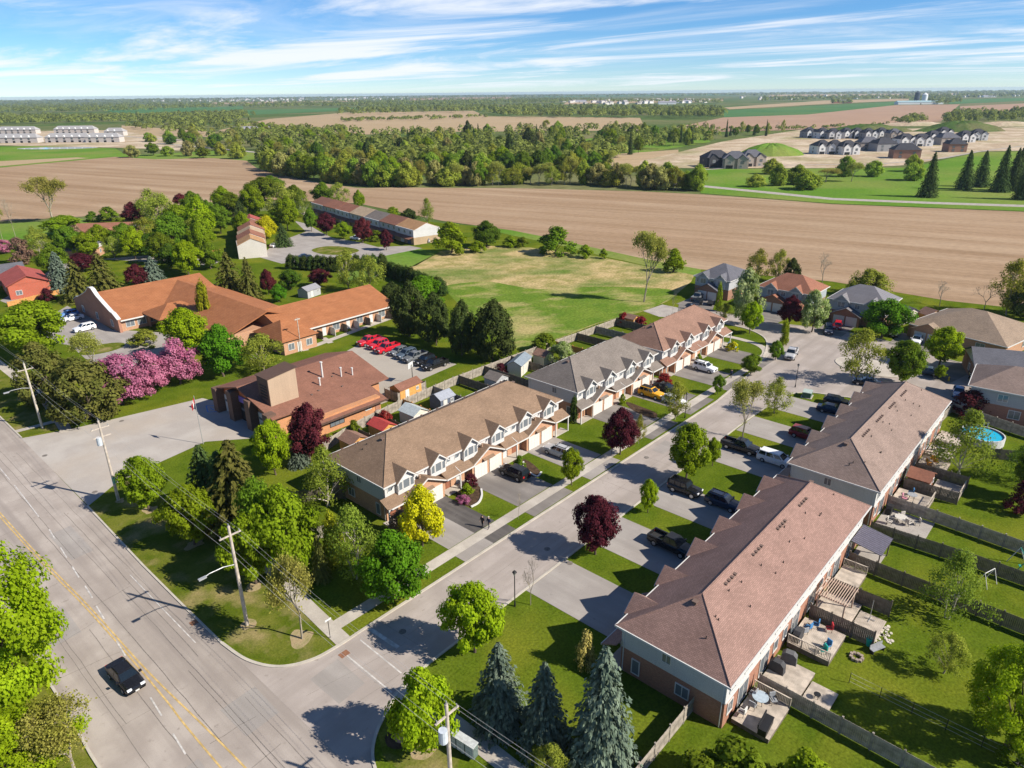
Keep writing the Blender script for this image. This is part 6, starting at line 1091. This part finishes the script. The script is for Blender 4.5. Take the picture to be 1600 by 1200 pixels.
# ------------------------------------------------------------------ decks and yard things
def deck(label, x0, x1, y0, y1, z=.5, rails='', m=None, along='y'):
    t = thing('wooden_deck', label, 'deck', (x0, y0, 0)); m = m or deckwood; b = MB(); W_, D_ = x1-x0, y1-y0
    n = int((W_ if along == 'y' else D_)/.15)
    for i in range(n):
        j = random.uniform(-.01, .01)
        if along == 'y': a = W_/n; b.box(i*a+.006, (i+1)*a-.006, j, D_+j, z-.04, z)
        else: a = D_/n; b.box(j, W_+j, i*a+.006, (i+1)*a-.006, z-.04, z)
    b.build('deck_boards', m, t); MB().box(.02,W_-.02,.02,.08,.03,z-.04).box(.02,W_-.02,D_-.08,D_-.02,.03,z-.04).box(.02,.08,.08,D_-.08,.03,z-.04).box(W_-.08,W_-.02,.08,D_-.08,.03,z-.04).build('skirt', fence_dark, t)
    for s in rails:
        r = MB(); hor = s in 'fb'; L = W_ if hor else D_; c = {'f': .05, 'b': D_-.05, 'l': .05, 'r': W_-.05}[s]
        def bx(u0, u1, z0, z1, w=.04):
            if hor: r.box(u0, u1, c-w, c+w, z0, z1)
            else: r.box(c-w, c+w, u0, u1, z0, z1)
        bx(0, L, z+.9, z+.96, .06); bx(0, L, z+.1, z+.15)
        for i in range(int(L/.14)): bx(i*.14+.04, i*.14+.08, z+.15, z+.9, .018)
        for u in np.arange(0, L+.01, L/max(1, round(L/1.6))): bx(max(0, u-.05), min(L, u+.05), z, z+1.0, .05)
        r.build('railing', m, t)
    return t
deck('deck with patio set at the corner townhouse', 45.4, 49.9, 12.8, 16.1, .5, 'r'); MB_ = None
deck('upper deck with two covered barbecues', 51.6, 55.2, 12.6, 16.1, .5); deck('lower deck platform with small dark stool', 51.4, 54.3, 10.2, 12.5, .3); deck('crowded deck with colourful cushions', 57.3, 62, 12.1, 16.1, .6, 'l', along='x'); deck('deck beneath the open pergola', 63.2, 67.8, 12.4, 16.1, .4, along='x'); deck('low octagonal looking platform past the pergola', 63.2, 67.2, 9.8, 12.3, .18, along='x'); deck('small railed deck with steps', 69.6, 73.2, 13.6, 16.1, .6, 'r'); deck('deck strewn with toys behind the mauve row', 91.4, 95.6, 12, 16.2, .5, 'f'); deck('dark deck beside the rust shed', 97, 101.4, 9.6, 12.9, .5, 'f'); deck('deck with orange chairs', 103, 107.4, 12.6, 16.2, .5, 'r'); deck('deck with grey chairs near the birch', 108.6, 112.6, 12.8, 16.2, .5, 'r'); deck('last deck behind the mauve roofed row', 114.2, 118.4, 12.8, 16.2, .5)
sheet('patio', [(84.6,16.2),(90,16.2),(90,10.6),(84.9,10.6)], .05, gravel); sheet('patio', [(75,16.2),(79.2,16.2),(79.2,13.2),(75,13.2)], .05, gravel)
def chair(p, m, label, rz=0, z=.5):
    t = thing('patio_chair', label, 'chair', (p[0], p[1], z), rz); MB().box(-.27,.27,-.27,.27,.38,.46).build('seat', m, t); MB().slab([(-.27,.24,1.0),(.27,.24,1.0),(.27,.34,1.0),(-.27,.34,1.0)], .55).build('backrest', m, t)
    for x in (-.24,.24):
        for y in (-.24,.24): MB().tube((x,y,0),(x,y,.4),.022,.022,5).build('leg', black, t)
        MB().box(x-.03,x+.03,-.25,.28,.6,.64).build('armrest', black, t)
def table(p, r, m, label, z=.5, h=.72):
    t = thing('patio_table', label, 'table', (p[0], p[1], z)); MB().tube((0,0,h-.04),(0,0,h),r,r,18).build('tabletop', m, t)
    for k in range(4): a = k*math.pi/2+.78; MB().tube((r*.5*math.cos(a),r*.5*math.sin(a),h-.04),(r*.7*math.cos(a),r*.7*math.sin(a),0),.025,.025,5).build('leg', black, t)
def bbq(p, label, z=.5, rz=0, m=None):
    m = m or P4('cover', (.05,.05,.055)); t = thing('covered_barbecue', label, 'barbecue', (p[0], p[1], z), rz); MB().prism([(-.7,0),(.7,0),(.66,.85),(.36,1.15),(-.36,1.15),(-.66,.85)], 'y', -.32, .32).build('cover', m, t); MB().box(-.72,.72,-.34,.34,.0,.05).build('hem', m, t)
cgrey = plain('mesh_grey', (.28,.29,.31), .7); corange = plain('chair_orange', (.7,.3,.04), .6); cblue = plain('cushion_blue', (.06,.2,.42), .8); cred = plain('cushion_red', (.5,.04,.05), .8); cteal = plain('toy_teal', (.02,.35,.3), .6)
table((48.6,15.0), .7, P4('glass_top', (.35,.42,.48)), 'glass patio table on the corner deck')
for k, (x, y, r) in enumerate(((47.6,15.2,90),(49.3,14.1,-40),(48.8,15.75,180))): chair((x, y), cgrey, 'grey mesh chair at the glass patio table', R_(r)) 
for o in list(bpy.data.objects):
    if o.get('label') == 'grey mesh chair at the glass patio table': o['group'] = 'chairs at the glass patio table'
chair((46.3,15.6), white, 'white chair against the corner townhouse wall', R_(180))
sb = thing('storage_bench', 'black storage bench on the corner deck edge', 'bench', (46.3,13.5,.5), R_(4)); MB().box(-.95,.95,-.35,.35,0,.6).build('chest', black, sb); MB().box(-.98,.98,-.38,.38,.6,.67).build('lid', black, sb); MB().box(-.98,.98,.3,.4,.67,1.05).build('backrest', black, sb)
bbq((53.2,15.4), 'black covered barbecue against the party fence', rz=R_(90)); bbq((55.0,15.0), 'grey covered barbecue at the deck edge', rz=R_(100), m=P4('cover2', (.1,.1,.105))); bbq((58.4,15.5), 'dark covered heap on the crowded deck', .6)
table((52.6,11.5), .3, black, 'little dark stool on the lower platform', .3, .45)
for k, (x, y, m, l) in enumerate(((59.4,15.3,cgrey,'grey armchair on the crowded deck'),(60.2,15.2,cblue,'blue cushioned armchair on the crowded deck'),(61.1,14.8,cblue,'blue armchair beside the red cushion chair'),(61.4,13.6,cred,'red cushion chair on the crowded deck'),(58.0,13.0,cteal,'teal chair at the railing'),(58.9,12.9,cblue,'blue chair at the railing'))): chair((x, y), m, l, R_(150+20*k), .6)
for k, (x, y) in enumerate(((104,14.6),(104.9,14.9),(105.8,14.2),(106.5,14.8))): chair((x, y), corange, 'orange garden chair on the deck behind the mauve row', R_(40*k)); bpy.data.objects[-1] if False else None
for k, (x, y) in enumerate(((109.6,14.6),(110.8,14.9),(111.6,14.0))): chair((x, y), cgrey, 'grey garden chair on the deck near the birch', R_(60*k))
for k, (x, y) in enumerate(((86.2,14.8),(87.4,13.0),(88.8,14.2),(88.2,12.2))): chair((x, y), P4('cream_mesh', (.5,.46,.42)), 'cream chair on the stone patio', R_(70*k), .05)
for o in bpy.data.objects:
    for l, g in (('orange garden chair on the deck behind the mauve row','orange garden chairs'),('grey garden chair on the deck near the birch','grey garden chairs'),('cream chair on the stone patio','cream patio chairs')):
        if o.get('label') == l: o['group'] = g
table((87.6,13.9), .75, P4('cream_top', (.5,.47,.43)), 'cream table on the stone patio', .05); bbq((88.9,15.6), 'large black covered barbecue on the stone patio', .05, m=black)
table((93.4,14.2), .6, cgrey, 'grey table among toys'); chair((92.4,14.8), P4('pink_toy', (.55,.25,.32)), 'pink child chair among toys', 0); chair((94.5,14.6), cblue, 'blue chair among toys', R_(200))
def pergola(label, x0, x1, y0, y1, h):
    t = thing('pergola', label, 'pergola', (x0, y0, 0)); W_, D_ = x1-x0, y1-y0; m = P4('pergola_wood', (.48,.36,.29))
    for x in (.1, W_-.1):
        for y in (.1, D_-.1): MB().box(x-.07,x+.07,y-.07,y+.07,.02,h).build('post', m, t)
        MB().box(x-.05,x+.05,-.2,D_+.2,h,h+.18).build('beam', m, t)
    for k in range(14): y = -.1+k*(D_+.2)/13; MB().box(-.25,W_+.25,y-.025,y+.025,h+.18,h+.3).build('rafter', m, t)
pergola('open slatted pergola on the rear deck', 63.6, 66.8, 13, 15.8, 2.5)
gz = thing('gazebo', 'gazebo with dark ribbed metal roof behind the rose roofed row', 'gazebo', (75.2,13.2,0)); MB().slab([(-.2,-.3,2.35),(4.1,-.3,2.35),(4.1,3.0,2.85),(-.2,3.0,2.85)], .06).build('roof', P4('gaz_roof', (.11,.10,.13), rough=.4), gz); rbm = MB()
for k in range(12): x = -.15+k*.38; rbm.slab([(x,-.3,2.39),(x+.05,-.3,2.39),(x+.05,3.0,2.89),(x,3.0,2.89)], .04)
rbm.build('roof_ribs', P4('gaz_rib', (.24,.23,.28), rough=.4), gz)
for x in (0, 3.9):
    for y in (-.1, 2.8): MB().box(x-.06,x+.06,y-.06,y+.06,0,2.35).build('post', fence_dark, gz)
ptb = thing('swing_set', 'green and white swing frame on the right lawn', 'swing set', G(1592,890), R_(20)); pm = P4('swing_green', (.03,.28,.22))
for x in (-1.3,1.3):
    for y in (-.9,.9): MB().tube((x,y,0),(x,0,2.1),.045,.045,6).build('leg', pm if x < 0 else white, ptb)
MB().tube((-1.3,0,2.1),(1.3,0,2.1),.05,.05,6).build('crossbar', pm, ptb); MB().box(-.25,.25,-.12,.12,.5,.55).tube((-.22,0,.5),(-.22,0,2.1),.012,.012,4).tube((.22,0,.5),(.22,0,2.1),.012,.012,4).build('swing', pm, ptb)
sw = thing('swing_set', 'small white A-frame swing in the middle yard', 'swing set', G(1541,912), R_(-20))
for x in (-.9,.9):
    for y in (-.6,.6): MB().tube((x,y,0),(x,0,1.7),.04,.04,6).build('leg', white, sw)
MB().tube((-.9,0,1.7),(.9,0,1.7),.04,.04,6).build('crossbar', white, sw)
po = thing('garden_pool', 'round above ground pool with bright blue water', 'pool', (119.6,11,0)); sh = MB(); n = 28
for i in range(n):
    a, b = 2*math.pi*i/n, 2*math.pi*(i+1)/n; R0 = 3.0
    sh.face([(R0*math.cos(a),R0*math.sin(a),0),(R0*math.cos(b),R0*math.sin(b),0),(R0*math.cos(b),R0*math.sin(b),1.25),(R0*math.cos(a),R0*math.sin(a),1.25)]); sh.face([(R0*math.cos(a),R0*math.sin(a),1.25),(R0*math.cos(b),R0*math.sin(b),1.25),(R0*.94*math.cos(b),R0*.94*math.sin(b),1.25),(R0*.94*math.cos(a),R0*.94*math.sin(a),1.25)])
sh.build('pool_wall', P4('pool_wall', (.5,.5,.5)), po); pw, _n, _b = newmat('pool_water', .05, .5); _b.inputs['Base Color'].default_value = (.02,.4,.6,1); MB().prism(ellipse(0,0,2.8,2.8,28), 'z', .9, 1.02).build('pool_water', pw, po); MB().tube((2.9,.4,0),(2.9,.4,1.9),.03,.03,6).tube((2.9,-.1,0),(2.9,-.1,1.9),.03,.03,6).box(2.85,3.3,-.1,.4,.6,.65).build('ladder', white, po)
uo = thing('washing_line_pole', 'slim pole standing on the low platform', 'pole', G(1358,970)); MB().tube((0,0,.18),(0,0,2.6),.03,.025,6).build('pole', steel, uo); MB().box(-.5,.5,-.03,.03,.18,.24).box(-.03,.03,-.5,.5,.24,.3).build('foot', steel, uo)
gb = thing('green_bin', 'teal tub at the end of the privacy screen', 'tub', G(1357,1008)); MB().tube((0,0,0),(0,0,.8),.25,.32,12).build('tub', cteal, gb); MB().tube((0,0,.8),(0,0,.86),.35,.33,12).build('rim', cteal, gb)
fpit = thing('fire_pit', 'ring of stones for a fire on the near lawn', 'fire pit', G(1338,1028))
for k in range(9): a = k*.698; MB().box(.5*math.cos(a)-.15,.5*math.cos(a)+.15,.5*math.sin(a)-.13,.5*math.sin(a)+.13,0,.22+.03*(k % 3)).build('stone', P4('pit_stone', (.3,.24,.2)), fpit)
bt = thing('bench_seat', 'pale garden bench beside the wire fence', 'bench', G(1370,1018), R_(-25)); MB().box(-.8,.8,-.22,.22,.4,.46).build('seat', cgrey, bt); MB().box(-.8,.8,.2,.26,.46,.85).build('backrest', cgrey, bt)
for x in (-.7,.7): MB().box(x-.04,x+.04,-.2,.2,0,.4).build('leg', black, bt)
st_ = MB()
for k in range(46):
    p = G(1378+random.uniform(-14,16), 992+random.uniform(-14,14)); s = random.uniform(.1,.24); st_.prism(ellipse(p.x, p.y, s, s*.8, 7, random.random()), 'z', 0, .06)
tag(st_.build('stepping_stones', P4('pale_stone', (.55,.5,.42))), 'scatter of pale stones on the grass past the low platform', kind='stuff')
for (p, l) in (((879,641),'white satellite dish on the end of the tan row'),((1021,533+9),'white satellite dish on the grey row end')):
    w = (81.0,64.2,3.4) if '8' in str(p[0])[0] else (109.0,64.2,3.4); t = thing('satellite_dish', l, 'satellite dish', w, R_(-60)); d = MB(); n = 14
    for i in range(n): a, b = 2*math.pi*i/n, 2*math.pi*(i+1)/n; d.face([(.38*math.cos(a),-.1,.38*math.sin(a)),(.38*math.cos(b),-.1,.38*math.sin(b)),(0,0,0)])
    d.build('dish', white, t); MB().tube((0,0,0),(-.25,.4,-.3),.03,.03,6).build('mount', steel, t); MB().tube((0,0,-.3),(0,-.4,-.05),.015,.015,4).build('feed_arm', steel, t)
for p in (((700,770),(728,790)),): sheet('flower_bed', smooth_line(px((712,758),(735,752),(752,765),(748,785),(736,792),(716,782)), 4, True), .03, mulch); ribbon('stone_edging', smooth_line(px((752,765),(753,775),(748,786),(736,793)), 5), .25, .03, .18, white)
sheet('flower_bed', smooth_line(px((800,715),(825,720),(845,738),(838,746),(815,738)), 4, True), .03, mulch); ribbon('stone_edging', smooth_line(px((818,722),(820,732),(838,745),(846,738)), 5), .22, .03, .16, white); sheet('flower_bed', smooth_line(px((978,628),(1000,635),(1026,646),(1020,654),(990,642)), 4, True), .03, mulch)
tw_ = MB()
for x, y in poly_pts(150, [(240,153),(420,151),(640,150),(640,156),(420,160),(240,159)])+poly_pts(60, [(880,158),(1110,156),(1110,163),(880,164)])+poly_pts(60, [(1150,150),(1600,144),(1600,152),(1150,157)]):
    w = Gfar(x, y); a, b, h = random.uniform(10,34), random.uniform(8,16), random.uniform(5,11); tw_.box(w.x-a/2, w.x+a/2, w.y-b/2, w.y+b/2, 0, h); tw_.prism([(w.y-b/2-.5,h),(w.y+b/2+.5,h),(w.y,h+3)], 'x', w.x-a/2, w.x+a/2, 1)
tag(tw_.build('distant_town', [plain('far_walls', (.55,.53,.5), var=.3, scale=.004), plain('far_roofs', (.3,.27,.27), var=.4, scale=.004)]), 'far-off pale farms and town buildings scattered below the skyline', kind='stuff')
# ------------------------------------------------------------------ air
hz_ = MB().box(-16000, 16000, -16000, 16000, -1.2, 54).build('haze', [], None); tag(hz_, 'thin blue summer haze over the far countryside', kind='stuff')
hm = bpy.data.materials.new('haze'); hm.use_nodes = True; nt = hm.node_tree; nt.nodes.clear(); o_ = N(nt, 'ShaderNodeOutputMaterial'); v_ = N(nt, 'ShaderNodeVolumePrincipled'); v_.inputs['Color'].default_value = (.62,.8,1,1); v_.inputs['Density'].default_value = 0.000055; v_.inputs['Anisotropy'].default_value = .2; nt.links.new(v_.outputs[0], o_.inputs['Volume']); hz_.data.materials.append(hm)
